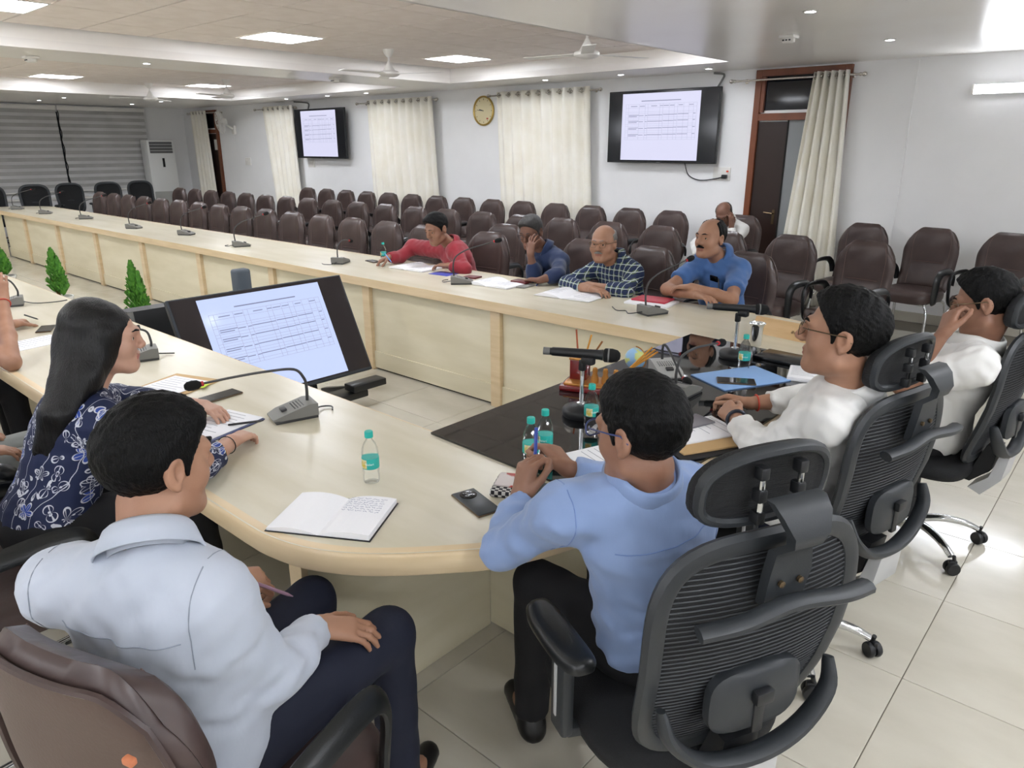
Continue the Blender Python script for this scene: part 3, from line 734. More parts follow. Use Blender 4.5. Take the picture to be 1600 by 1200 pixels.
def make_mesh_chair(headrest=True, base=True):
    r = empty('mesh_office_chair')
    curve = lambda x: .55*x*x
    def wid(z):
        q = (z-.775)/.275; return max(.05, (.215+.035*(q*.5+.5))*(1-min(.999, abs(q))**3.6)**(1/3.6)-.004)
    P3 = lambda x, z, d=0: (x, back_y(z)+curve(x)+d, z)
    fr = MB(); ol = outline()
    fr.tube([P3(x, z) for x, z in ol], .024, 8, closed=True, flat=.72, up=(0, 1, 0)); bf = fr.build('back_frame', M_frame, r)
    ml = outline(.93); rows = []
    for j in range(23):
        z = .515+.52*j/22; 
        wmax = wid(z)
        rows.append([P3(-wmax+2*wmax*i/16, z) for i in range(17)])
    MB().sheet(rows, .006).build('mesh_panel', M_mesh, bf)
    rb_ = MB()
    for j in range(46):
        z = .525+.5*j/45; wmax = wid(z)
        rb_.tube([P3(-wmax+2*wmax*i/8, z, -.005) for i in range(9)], .0016, 3, cap=False)
    rb_.build('mesh_ribs', M_frame, bf)
    # spine carrying the headrest, coat bar, lumbar pad, lower yoke
    sp = MB(); prof = [(-.005, .93, .045), (-.02, 1.0, .05), (-.025, 1.05, .042), (-.055, 1.075, .032), (-.062, 1.1, .04), (-.045, 1.135, .055), (-.022, 1.155, .06)]
    ring = lambda dy, z, w_: [(-w_, back_y(min(z, 1.03))+dy-.03, z), (w_, back_y(min(z, 1.03))+dy-.03, z), (w_, back_y(min(z, 1.03))+dy-.008, z), (-w_, back_y(min(z, 1.03))+dy-.008, z)]
    sp.loft([ring(*q) for q in (prof if headrest else prof[:2])])
    spn = sp.build('headrest_arm' if headrest else 'back_spine', M_frame, r, ang=50)
    for s_ in (-1, 1): MB().lathe([(0, 0), (.007, 0), (.007, .006), (0, .008)], 10, Matrix.Translation((s_*.022, back_y(1.0)-.05, .985)) @ Matrix.Rotation(math.pi/2, 4, 'X')).build('screw', M_brass, spn)
    cb = spline([(-.2, back_y(.93)-.05, .925), (-.12, back_y(.93)-.065, .935), (0, back_y(.93)-.06, .945), (.12, back_y(.93)-.065, .935), (.2, back_y(.93)-.05, .925)], 5)
    if headrest: MB().tube(cb, .021, 10, flat=.7).build('coat_bar', M_frame, r)
    if headrest:
        yh = back_y(1.03)+.015
        rows = []; n = 40
        def hr(s, dy, n=40):
            out = []
            for k in range(n):
                a = 2*math.pi*k/n; c, q = math.cos(a), math.sin(a); e = 2.9
                x = .158*s*abs(c)**(2/e)*(1 if c >= 0 else -1); z = .078*s*abs(q)**(2/e)*(1 if q >= 0 else -1)
                out.append((x, yh+dy+1.3*x*x-.10*(z+.02), 1.155+z-.02*(abs(x)/.158)**2))
            return out
        MB().loft([hr(.80, .004), hr(.9, -.004), hr(.98, .0), hr(1, .014), hr(.98, .03), hr(.9, .042), hr(.6, .05), hr(.25, .052)]).build('headrest_pad', M_mesh, r, ang=70)
        ri = MB(); ri.tube([(p[0], p[1], p[2]) for p in hr(.93, .004)], .014, 8, closed=True, flat=.8); ri.build('headrest_rim', M_frame, r)
        for s_ in (-1, 1):
            pp = MB().tube([(s_*.045, yh-.016, 1.09), (s_*.045, yh-.016, 1.2)], .0055, 8).build('headrest_post', M_chrome, r)
            for z in (1.1, 1.145, 1.19): MB().box((s_*.045, yh-.012, z), (.02, .024, .026), bev=.004).build('post_clip', M_black, pp)
    lb = MB(); 
    def lr(s, dy): return [(x*s, back_y(.68)-.035+dy+.4*x*x, .685+z*s) for x, z in [(.115*abs(math.cos(a))**.55*(1 if math.cos(a) >= 0 else -1), .075*abs(math.sin(a))**.55*(1 if math.sin(a) >= 0 else -1)) for a in [2*math.pi*k/28 for k in range(28)]]]
    lb.loft([lr(.85, -.018), lr(1, -.008), lr(1, .012), lr(.9, .02)]); lbo = lb.build('lumbar_pad', M_frame, r, ang=50)
    MB().box((0, back_y(.68)-.06, .70), (.045, .02, .03), bev=.005).build('lumbar_knob', M_black, lbo)
    MB().box((0, back_y(.66)-.055, .655), (.028, .014, .1), bev=.004).build('lumbar_slide', M_black, lbo)
    yk = spline([(-.215, back_y(.70)-.01, .70), (-.2, back_y(.64)-.05, .635), (-.12, back_y(.57)-.085, .565), (0, back_y(.55)-.1, .545), (.12, back_y(.57)-.085, .565), (.2, back_y(.64)-.05, .635), (.215, back_y(.70)-.01, .70)], 5)
    MB().tube(yk, [.014+.014*math.sin(math.pi*i/(len(yk)-1))**.6 for i in range(len(yk))], 10, flat=.6).build('back_yoke', M_frame, r)
    MB().loft([[(-.06, -.345, .53), (.06, -.345, .53), (.06, -.31, .53), (-.06, -.31, .53)], [(-.07, -.335, .43), (.07, -.335, .43), (.07, -.29, .43), (-.07, -.29, .43)], [(-.06, -.27, .34), (.06, -.27, .34), (.06, -.22, .36), (-.06, -.22, .36)]]).build('silver_cover', M_silver, r, ang=50)
    MB().loft([[(-.045, -.30, .56), (.045, -.30, .56), (.045, -.255, .56), (-.045, -.255, .56)], [(-.05, -.285, .45), (.05, -.285, .45), (.05, -.22, .45), (-.05, -.22, .45)], [(-.05, -.22, .385), (.05, -.22, .385), (.05, 0, .40), (-.05, 0, .40)]]).build('tilt_link', M_black, r)
    rings = []
    for (t, ins) in ((.405, .03), (.415, .005), (.44, 0), (.47, .006), (.485, .03), (.49, .08)):
        rings.append([((.25-ins)*abs(math.cos(a))**.5*(1 if math.cos(a) >= 0 else -1), .02+(.245-ins)*abs(math.sin(a))**.5*(1 if math.sin(a) >= 0 else -1), t-.03*smoothstep(.15, .27, math.sin(a)*.26)) for a in [2*math.pi*k/40 for k in range(40)]])
    MB().loft(rings).build('seat', M_seatf, r, ang=60)
    MB().box((0, 0, .395), (.2, .26, .045), bev=.01).build('mechanism', M_black, r)
    for s_ in (-1, 1):
        ar = MB(); pd = []
        for (z, ins) in ((.665, .012), (.668, .002), (.682, 0), (.694, .008), (.698, .022)):
            pd.append([((s_*.285)+(.045-ins)*abs(math.cos(a))**.6*(1 if math.cos(a) >= 0 else -1), .01+(.135-ins)*abs(math.sin(a))**.6*(1 if math.sin(a) >= 0 else -1), z-.006*math.cos(math.sin(a)*2)) for a in [2*math.pi*k/32 for k in range(32)]])
        ap = MB().loft(pd).build('arm_pad', M_arm, r, ang=60)
        up_ = MB().box((s_*.283, -.01, .545), (.034, .07, .24), bev=.012).build('arm_upright', M_frame, r)
        MB().box((s_*.302, -.01, .55), (.004, .012, .15), bev=.0015).build('silver_strip', M_silver, up_)
        MB().bar((s_*.1, -.01, .40), (s_*.285, -.01, .435), .06, .03, bev=.01).build('arm_bracket', M_frame, r)
    if base:
        MB().lathe([(.028, .1), (.028, .22), (.022, .22), (.022, .38)], 16).build('gas_column', M_black, r)
        MB().lathe([(0, .06), (.045, .06), (.05, .08), (.045, .125), (.03, .135), (0, .135)], 20).build('base_hub', M_chrome, r)
        for k in range(5):
            a = 2*math.pi*k/5; M = rotz(a)
            MB(M).tube(spline([(0, .035, .105), (0, .14, .115), (0, .24, .1), (0, .3, .075)], 5), [.024-.008*i/15 for i in range(16)], 10, flat=.75).build('base_spoke', M_chrome, r)
            ca = MB(M @ Matrix.Translation((0, .315, 0)) @ rotz(.7*k))
            for s_ in (-1, 1): ca.lathe([(0, -.01), (.026, -.01), (.029, -.004), (.029, .004), (.026, .01), (0, .01)], 18, Matrix.Translation((s_*.014, 0, .029)) @ Matrix.Rotation(math.pi/2, 4, 'Y'))
            ca.box((0, 0, .05), (.02, .035, .03), bev=.006); ca.tube([(0, .01, .05), (0, 0, .085)], .008, 8)
            ca.build('caster', M_black, r)
    return r
OC = make_mesh_chair()
def office(c, x, y, d, label):
    rz = math.atan2(d[1], d[0])-math.pi/2
    if c is None: c = copy_tree(OC)
    c.location = (x, y, 0); c.rotation_euler = (0, 0, rz); return tag(c, label, 'chair')
office(OC, -.72, 1.38, (-.9, .44), 'black mesh office chair with headrest under the man in the light blue shirt')
office(None, -.768, 2.38, (-.97, .24), 'black mesh office chair with headrest under the man in white who clasps his hands')
office(None, -.62, 3.5, (-.98, .1), 'black mesh office chair with headrest under the man in white who rubs his eyes')
# plain black mesh chairs at the far end of the table (face +X)
BC = make_mesh_chair(False)
for k, (x, y) in enumerate(((-15.75, 3.85), (-15.7, 4.52), (-15.8, 5.19), (-15.75, 5.86), (-15.85, 6.53))):
    c = BC if k == 0 else copy_tree(BC)
    c.location = (x, y, 0); c.rotation_euler = (0, 0, -math.pi/2+rj.uniform(-.1, .1))
    tag(c, 'black mesh-back chair standing before the window blinds', 'chair', 'black chairs before the blinds')
# ------------------------------------------------------------------ people: signed-distance bodies meshed on a rectilinear grid
CF = np.array([-math.sin(YAW)*math.cos(PIT), math.cos(YAW)*math.cos(PIT), -math.sin(PIT)])
CR = np.array([math.cos(YAW), math.sin(YAW), 0.0]); CU = np.cross(CR, CF)
def _ray(x, y): return CF + CR*(x-800)/FPX - CU*(y-600)/FPX
def at(x, y, z):
    """photo pixel -> point on the level z"""
    r = _ray(x, y); t = (z-H)/r[2]; return np.array([0, 0, H])+r*t
def aty(x, y, Y):
    r = _ray(x, y); return np.array([0, 0, H])+r*Y/r[1]
V3 = lambda *a: np.array(a[0] if len(a) == 1 else a, float)
def unit(v): v = V3(v); return v/np.linalg.norm(v)

class Field:
    def __init__(s, lo, hi, h, fine=()):
        s.ax = []
        for k in range(3):
            cuts = sorted(set([lo[k], hi[k]]+[min(max(f[0][k], lo[k]), hi[k]) for f in fine]+[min(max(f[1][k], lo[k]), hi[k]) for f in fine])); a = []
            for c0, c1 in zip(cuts[:-1], cuts[1:]):
                if c1-c0 < 1e-6: continue
                m = (c0+c1)/2; st = min([h]+[f[2] for f in fine if f[0][k] <= m <= f[1][k]]); n = max(1, int(math.ceil((c1-c0)/st)))
                a += list(np.linspace(c0, c1, n, endpoint=False))
            s.ax.append(np.array(a+[hi[k]], np.float32))
        s.d = np.full([len(a) for a in s.ax], .5, np.float32)
    def block(s, lo, hi):
        sl = []
        for k in range(3):
            i0 = max(0, int(np.searchsorted(s.ax[k], lo[k]))-1); i1 = min(len(s.ax[k]), int(np.searchsorted(s.ax[k], hi[k]))+1)
            if i1-i0 < 1: return None
            sl.append(slice(i0, i1))
        X, Y, Z = (s.ax[k][sl[k]] for k in range(3))
        return tuple(sl), X[:, None, None], Y[None, :, None], Z[None, None, :]
    def mix(s, sl, d, k, op):
        a = s.d[sl]; d = d.astype(np.float32)
        if op == 'add':
            if k <= 0: s.d[sl] = np.minimum(a, d)
            else:
                h = np.clip(.5+.5*(d-a)/k, 0, 1); s.d[sl] = d*(1-h)+a*h-k*h*(1-h)
        else:
            if k <= 0: s.d[sl] = np.maximum(a, -d)
            else:
                h = np.clip(.5-.5*(a+d)/k, 0, 1); s.d[sl] = a*(1-h)-d*h+k*h*(1-h)
    def cone(s, a, b, ra, rb, k=.02, op='add', pad=.03):
        a, b = V3(a), V3(b); m = max(ra, rb)+pad+k; B = s.block(np.minimum(a, b)-m, np.maximum(a, b)+m)
        if B is None: return
        sl, X, Y, Z = B; ba = b-a; L = max(ba@ba, 1e-9)
        t = np.clip(((X-a[0])*ba[0]+(Y-a[1])*ba[1]+(Z-a[2])*ba[2])/L, 0, 1)
        d = np.sqrt((X-a[0]-t*ba[0])**2+(Y-a[1]-t*ba[1])**2+(Z-a[2]-t*ba[2])**2)-(ra+(rb-ra)*t); s.mix(sl, d, k, op)
    def ell(s, c, r, R=None, k=.02, op='add', pad=.03):
        c, r = V3(c), V3(r); m = max(r)+pad+k; B = s.block(c-m, c+m)
        if B is None: return
        sl, X, Y, Z = B; X, Y, Z = X-c[0], Y-c[1], Z-c[2]
        if R is not None:
            u = [X*R[i][0]+Y*R[i][1]+Z*R[i][2] for i in range(3)]
        else: u = [X+0*Y+0*Z, Y+0*X+0*Z, Z+0*X+0*Y]
        k0 = np.sqrt(sum((u[i]/r[i])**2 for i in range(3)))+1e-6; k1 = np.sqrt(sum((u[i]/r[i]**2)**2 for i in range(3)))+1e-6
        s.mix(sl, k0*(k0-1)/k1, k, op)
    def cut(s, p, n, lo=None, hi=None):
        """remove the side n points to"""
        p, n = V3(p), unit(n); B = s.block(s.lo() if lo is None else lo, s.hi() if hi is None else hi)
        if B is None: return
        sl, X, Y, Z = B; d = (X-p[0])*n[0]+(Y-p[1])*n[1]+(Z-p[2])*n[2]; s.d[sl] = np.maximum(s.d[sl], d.astype(np.float32))
    def lo(s): return [a[0] for a in s.ax]
    def hi(s): return [a[-1] for a in s.ax]
    def noise(s, amp, waves, seed=1):
        rnd = np.random.RandomState(seed); B = s.block(s.lo(), s.hi()); sl, X, Y, Z = B; near = np.abs(s.d) < .05
        n = np.zeros_like(s.d)
        for wl, st in waves:
            for _ in range(3):
                q = rnd.normal(size=3)*np.array(st); q = q/np.linalg.norm(q)*2*math.pi/wl; ph = rnd.uniform(0, 6.28)
                n += np.sin(X*q[0]+Y*q[1]+Z*q[2]+ph+1.5*np.sin(X*q[1]*.4+Z*q[0]*.4+ph*2)).astype(np.float32)/3
        s.d += np.where(near, n*amp, 0)
    def mesh(s):
        D = s.d; I = D < 0; nx, ny, nz = D.shape
        c = np.zeros((nx-1, ny-1, nz-1), np.int8)
        for i in (0, 1):
            for j in (0, 1):
                for k in (0, 1): c += I[i:nx-1+i, j:ny-1+j, k:nz-1+k]
        cells = np.argwhere((c > 0) & (c < 8)); idx = -np.ones(c.shape, np.int32); idx[tuple(cells.T)] = np.arange(len(cells))
        if len(cells) == 0: return np.zeros((0, 3)), np.zeros((0, 4), int)
        co = [(i, j, k) for i in (0, 1) for j in (0, 1) for k in (0, 1)]
        val = [D[cells[:, 0]+o[0], cells[:, 1]+o[1], cells[:, 2]+o[2]] for o in co]
        pos = [np.stack([s.ax[q][cells[:, q]+o[q]] for q in range(3)], 1) for o in co]
        acc = np.zeros((len(cells), 3), np.float64); cnt = np.zeros(len(cells))
        for a in range(8):
            for b in range(a+1, 8):
                if sum(abs(co[a][q]-co[b][q]) for q in range(3)) != 1: continue
                x = (val[a] < 0) != (val[b] < 0); t = np.where(x, val[a]/(val[a]-val[b]+1e-12*(val[a] == val[b])), 0)
                p = pos[a]+(pos[b]-pos[a])*t[:, None]; acc += np.where(x[:, None], p, 0); cnt += x
        Vt = acc/np.maximum(cnt, 1)[:, None]; F = []
        for axis in range(3):
            sl0 = [slice(None)]*3; sl1 = [slice(None)]*3; sl0[axis] = slice(0, -1); sl1[axis] = slice(1, None)
            A, Bv = I[tuple(sl0)], I[tuple(sl1)]; e = np.argwhere(A != Bv)
            o1, o2 = (axis+1) % 3, (axis+2) % 3
            ok = (e[:, o1] > 0) & (e[:, o2] > 0) & (e[:, o1] < D.shape[o1]-1) & (e[:, o2] < D.shape[o2]-1); e = e[ok]
            q = []
            for (d1, d2) in ((-1, -1), (0, -1), (0, 0), (-1, 0)):
                cc = e.copy(); cc[:, o1] += d1; cc[:, o2] += d2; q.append(idx[tuple(cc.T)])
            q = np.stack(q, 1); flip = ~A[tuple(e.T)]
            q[flip] = q[flip][:, ::-1]; F.append(q)
        return Vt, np.concatenate(F)
    def build(s, name, m, parent, org, paint=None, relax=0):
        Vt, F = s.mesh()
        if relax:
            for _ in range(relax):
                acc = np.zeros_like(Vt); cnt = np.zeros(len(Vt))
                for a, b in ((0, 1), (1, 2), (2, 3), (3, 0)):
                    for p, q in ((a, b), (b, a)): np.add.at(acc, F[:, p], Vt[F[:, q]]); np.add.at(cnt, F[:, p], 1)
                Vt = .5*Vt+.5*acc/np.maximum(cnt, 1)[:, None]
        me = bpy.data.meshes.new(name); me.vertices.add(len(Vt)); me.loops.add(len(F)*4); me.polygons.add(len(F))
        me.vertices.foreach_set('co', (Vt-V3(org)).astype(np.float32).ravel()); me.loops.foreach_set('vertex_index', F.astype(np.int32).ravel())
        me.polygons.foreach_set('loop_start', np.arange(0, len(F)*4, 4, dtype=np.int32)); me.polygons.foreach_set('loop_total', np.full(len(F), 4, np.int32))
        me.update(calc_edges=True)
        for mm in (m if isinstance(m, (list, tuple)) else [m]): me.materials.append(mm)
        if paint is not None: me.polygons.foreach_set('material_index', paint(Vt[F].mean(1)).astype(np.int32))
        me.polygons.foreach_set('use_smooth', np.ones(len(F), bool)); me.validate()
        o = bpy.data.objects.new(name, me); COL.objects.link(o); o.parent = parent; return o

def hand_cones(wrist, fwd, nrm, side, curl=(.35, .5, .35), spread=.06, thumb=(.9, .35, .3), sc=1.0, curls=None):
    """cones of a hand: nrm = back of the hand, side +1 right / -1 left"""
    f = unit(fwd); n = V3(nrm); n = unit(n-f*(n@f)); th = -np.cross(f, n)*side; w_ = V3(wrist); out = []
    P = lambda a, b, c: w_+(f*a+th*b+n*c)*sc
    for b, r0, r1 in ((.026, .0165, .0125), (.009, .0165, .013), (-.009, .016, .0125), (-.025, .015, .0115)): out.append((P(.0, b*.55, 0), P(.083-abs(b-.01)*.2, b, 0), r0*sc, r1*sc, .012))
    for i, (b, kl, L) in enumerate(((.028, .088, .074), (.0095, .092, .082), (-.0095, .087, .076), (-.028, .078, .060))):
        c = curls[i] if curls else curl; p = P(kl, b, 0); ang = 0; d0 = f+th*(b*spread*20*.05/.028 if abs(b) > .001 else 0); r = .0092*sc*(1 if i < 3 else .88)
        for j, fr in enumerate((.46, .30, .24)):
            ang += c[j]; d = unit(unit(d0)*math.cos(ang)-n*math.sin(ang)); q = p+d*L*fr*sc; out.append((p, q, r, r*.9, .004)); p = q; r *= .9
    p = P(.022, .03, -.004); a0, a1, a2 = thumb
    d = unit(f*math.cos(a0)+th*math.sin(a0)-n*.35); q = p+d*.042*sc; out.append((P(.012, .014, -.002), p, .017*sc, .014*sc, .012)); out.append((p, q, .0135*sc, .0105*sc, .006))
    d = unit(f*math.cos(a0-a1)+th*math.sin(a0-a1)-n*.35); p = q; q = p+d*.032*sc; out.append((p, q, .0105*sc, .0095*sc, .004))
    d = unit(f*math.cos(a0-a1-a2)+th*math.sin(a0-a1-a2)-n*.3); out.append((q, q+d*.024*sc, .0098*sc, .0075*sc, .004))
    return out

def head_frame(az, pitch=0, roll=0):
    """rows = local x (right), y (front), z (up) in world; az = facing 2-vector, pitch up positive"""
    f = unit((az[0], az[1], 0)); r = V3(f[1], -f[0], 0); up = V3(0, 0, 1)
    f2 = f*math.cos(pitch)+up*math.sin(pitch); u2 = np.cross(r, f2)
    r2 = r*math.cos(roll)+u2*math.sin(roll); u3 = -r*math.sin(roll)+u2*math.cos(roll); return np.array([r2, f2, u3])

def head_prims(F, c, R, s, fem=False, fat=0.0):
    W = lambda x, y, z: c+(R[0]*x+R[1]*y+R[2]*z)*s
    E = lambda p, r, k=.02, op='add': F.ell(W(*p), V3(r)*s, R, k*s, op)
    C = lambda p, q, ra, rb, k=.01, op='add': F.cone(W(*p), W(*q), ra*s, rb*s, k*s, op)
    E((0, -.012, .03), (.075, .096, .086), 0); E((0, .03, -.025), (.062+fat, .060, .083), .03)
    E((0, .042, -.076), (.044+fat*1.3, .042, .032), .03); C((-.012, .076, -.1), (.012, .076, -.1), .014, .014, .025)
    for q in (-1, 1):
        E((q*(.038+fat*.6), .056, -.03), (.026+fat, .026, .028), .02); C((q*.052, -.0, -.07), (q*.02, .06, -.098), .02+fat, .016, .03)
        C((q*.012, .092, .024), (q*.042, .079, .024), .0105, .0105, .015); E((q*.032, .098, .006), (.017, .014, .0115), .012, 'sub')
        C((q*.018, .0855, .0105), (q*.044, .0785, .0095), .0062, .0058, .004); C((q*.018, .086, .000), (q*.043, .079, .000), .0048, .0045, .004)
        C((q*.010, .102, -.029), (q*.013, .099, -.028), .0085, .008, .008)
        E((q*.0765, -.012, -.002), (.010, .021, .033), .008); E((q*.084, -.006, .002), (.008, .010, .017), .004, 'sub'); C((q*.08, -.008, -.03), (q*.076, -.006, -.034), .008, .007, .006)
    ns = -.005 if fem else 0
    C((0, .092, .018), (0, .112+ns, -.02), .0085+ns*.3, .0115+ns*.4, .012); E((0, .111+ns, -.0235), (.0115+ns*.4, .0115, .010+ns*.3), .008)
    C((-.017, .0895, -.056), (.017, .0895, -.056), .0055, .0055, .006); C((-.013, .091, -.054), (.013, .091, -.054), .0055, .0055, .004); C((-.013, .0885, -.0665), (.013, .0885, -.0665), .0068, .0068, .005)
    C((-.024, .094, -.0605), (.024, .094, -.0605), .0022, .0022, .003, 'sub')

def hair_field(F, c, R, s, kind, brow=True, mous=None, seed=3, vol=1.0):
    W = lambda x, y, z: c+(R[0]*x+R[1]*y+R[2]*z)*s
    E = lambda p, r, k=.01, op='add': F.ell(W(*p), V3(r)*s, R, k*s, op)
    C = lambda p, q, ra, rb, k=.004, op='add': F.cone(W(*p), W(*q), ra*s, rb*s, k*s, op)
    NW = lambda n: R[0]*n[0]+R[1]*n[1]+R[2]*n[2]
    m = .15*s
    if kind != 'none':
        E((0, -.013, .033), (.0795+.003*vol, .1015+.003*vol, .0915+.003*vol), 0)
        if kind in ('short', 'long'): E((0, .008, .066), (.068, .084, .062+.008*vol), .02); E((.015, .05, .082), (.05, .036, .03), .02)
        F.noise(.0022*s*vol, ((.034, (1, 1, 1)), (.014, (1, 1, .5))), seed)
        if kind in ('short', 'long'):
            F.cut(W(0, .060, .060), NW((0, .80, -.60))); F.cut(W(0, -.05, -.066), NW((0, .25, -1)))
            for q in (-1, 1): C((q*.071, .022, .02), (q*.0715, .018, -.012), .0075, .0045, .006)
            E((0, .105, -.03), (.075, .052, .072), .006, 'sub')
        elif kind == 'receding':
            F.cut(W(0, .012, .06), NW((0, .9, -.1))); F.cut(W(0, -.05, -.062), NW((0, .3, -1))); E((0, .03, .12), (.056, .085, .062), .006, 'sub')
        elif kind == 'fringe':
            F.cut(W(0, .008, .03), NW((0, .9, -.1))); F.cut(W(0, -.05, -.062), NW((0, .3, -1))); F.cut(W(0, 0, .062), NW((0, .22, 1)))
    if kind != 'none':
        for q in (-1, 1): E((q*.086, -.008, -.004), (.024, .018, .029), .004, 'sub')
    if brow:
        for q in (-1, 1): C((q*.014, .1005, .0285), (q*.030, .0965, .033), .0042, .004, .003); C((q*.030, .0965, .033), (q*.047, .0845, .0285), .004, .0025, .003)
    if mous:
        for q in (-1, 1): C((q*.003, .1015, -.0455), (q*.026, .091, -.0525), .0068*mous, .004*mous, .004)

M_eye = mat('eye_white', 'D8D2CA', .2); M_iris = mat('iris_dark', '1E130D', .15)
def eyes(par, org, c, R, s):
    for q in (-1, 1):
        b = MB(); vs = []; n, m_ = 10, 14; ctr = c+(R[0]*q*.031+R[1]*.0765+R[2]*.005)*s
        for side in range(1):
            for i in range(n+1):
                th = math.pi*i/n
                for j in range(m_):
                    ph = 2*math.pi*j/m_; l = V3(math.sin(th)*math.cos(ph), math.cos(th), math.sin(th)*math.sin(ph))*.0118*s
                    vs.append(tuple(ctr+R[0]*l[0]+R[1]*l[1]+R[2]*l[2]-V3(org)))
        for i in range(n):
            for j in range(m_):
                b.mi.append(1 if i < 2 else 0); b.f.append((i*m_+j, i*m_+(j+1) % m_, (i+1)*m_+(j+1) % m_, (i+1)*m_+j))
        b.v = vs; b.build('eye', [M_eye, M_iris], par, ang=None)
M_lens = mat('spectacle_lens', 'FFFFFF', .03, trans=1.0, ior=1.12, alpha=.35)
def glasses(par, org, c, R, s, col, rimless=False):
    W = lambda x, y, z: Vector(c+(R[0]*x+R[1]*y+R[2]*z)*s-V3(org))
    g = MB(); gl_ = empty('glasses'); gl_.parent = par; rr = .0012 if rimless else .0019
    for q in (-1, 1):
        pts = [W(q*(.033+.025*abs(math.cos(a))**.7*(1 if math.cos(a) >= 0 else -1)), .1075-.01*abs(math.cos(a)) if q*math.cos(a) > 0 else .1085, .004+.0175*abs(math.sin(a))**.7*(1 if math.sin(a) >= 0 else -1)) for a in [2*math.pi*k/20 for k in range(20)]]
        g.tube(pts, rr*s, 6, closed=True)
        g.tube([W(q*.057, .099, .012), W(q*.074, .085, .014), W(q*.0815, .02, .012), W(q*.083, -.012, .012), W(q*.0815, -.03, -.004)], .0018*s, 6)
        l = MB(); l.add([tuple(p) for p in pts], [tuple(range(20))]); l.build('lens', M_lens, gl_, smooth=False)
    g.tube([W(-.009, .109, .008), W(0, .112, .011), W(.009, .109, .008)], .0018*s, 6)
    g.build('glasses_frame', col, gl_)
SK = dict(a=mat('skin_warm', 'A57C64', .5, col2='9A7058', nscale=14, bump=.08, bscale=500), b=mat('skin_deep', '7B5645', .48, col2='704C3C', nscale=14, bump=.08, bscale=500),
          c=mat('skin_light', 'C39A85', .48, col2='BA8E79', nscale=14), d=mat('skin_mid', '946D58', .5, col2='88614D', nscale=14, bump=.08, bscale=500))
M_lip = mat('lips', '8F5E50', .45); M_lipf = mat('lips_rose', 'A86A60', .4)
M_hair = mat('black_hair', '040404', .5, bump=1.0, bscale=340, bstretch=(1, 1, .2), spec=.2); M_hairg = mat('grey_hair', '76736E', .55, bump=.6, bscale=260, bstretch=(1, 1, .15)); M_hairb = mat('brown_black_hair', '1C1310', .42, bump=.7, bscale=260, bstretch=(1, 1, .15))
M_hairs = mat('salt_pepper_hair', '3A3836', .5, col2='2A2827', nscale=60, bump=.6, bscale=260)
TRS = dict(navy=mat('navy_trousers', '14192B', .8, bump=.25, bscale=30), black=mat('black_trousers', '111114', .85, bump=.25, bscale=30), grey=mat('grey_trousers', '7C7E7A', .85, bump=.25, bscale=30))
M_shoe = mat('black_shoe', '0E0E0F', .35)
def shirt_mat(name, col, col2=None, rough=.8, stripe=None): return mat(name, col, rough, col2=col2 or col, nscale=3, bump=.55, bscale=20, bstretch=(1, 1, .45), sheen=.2)

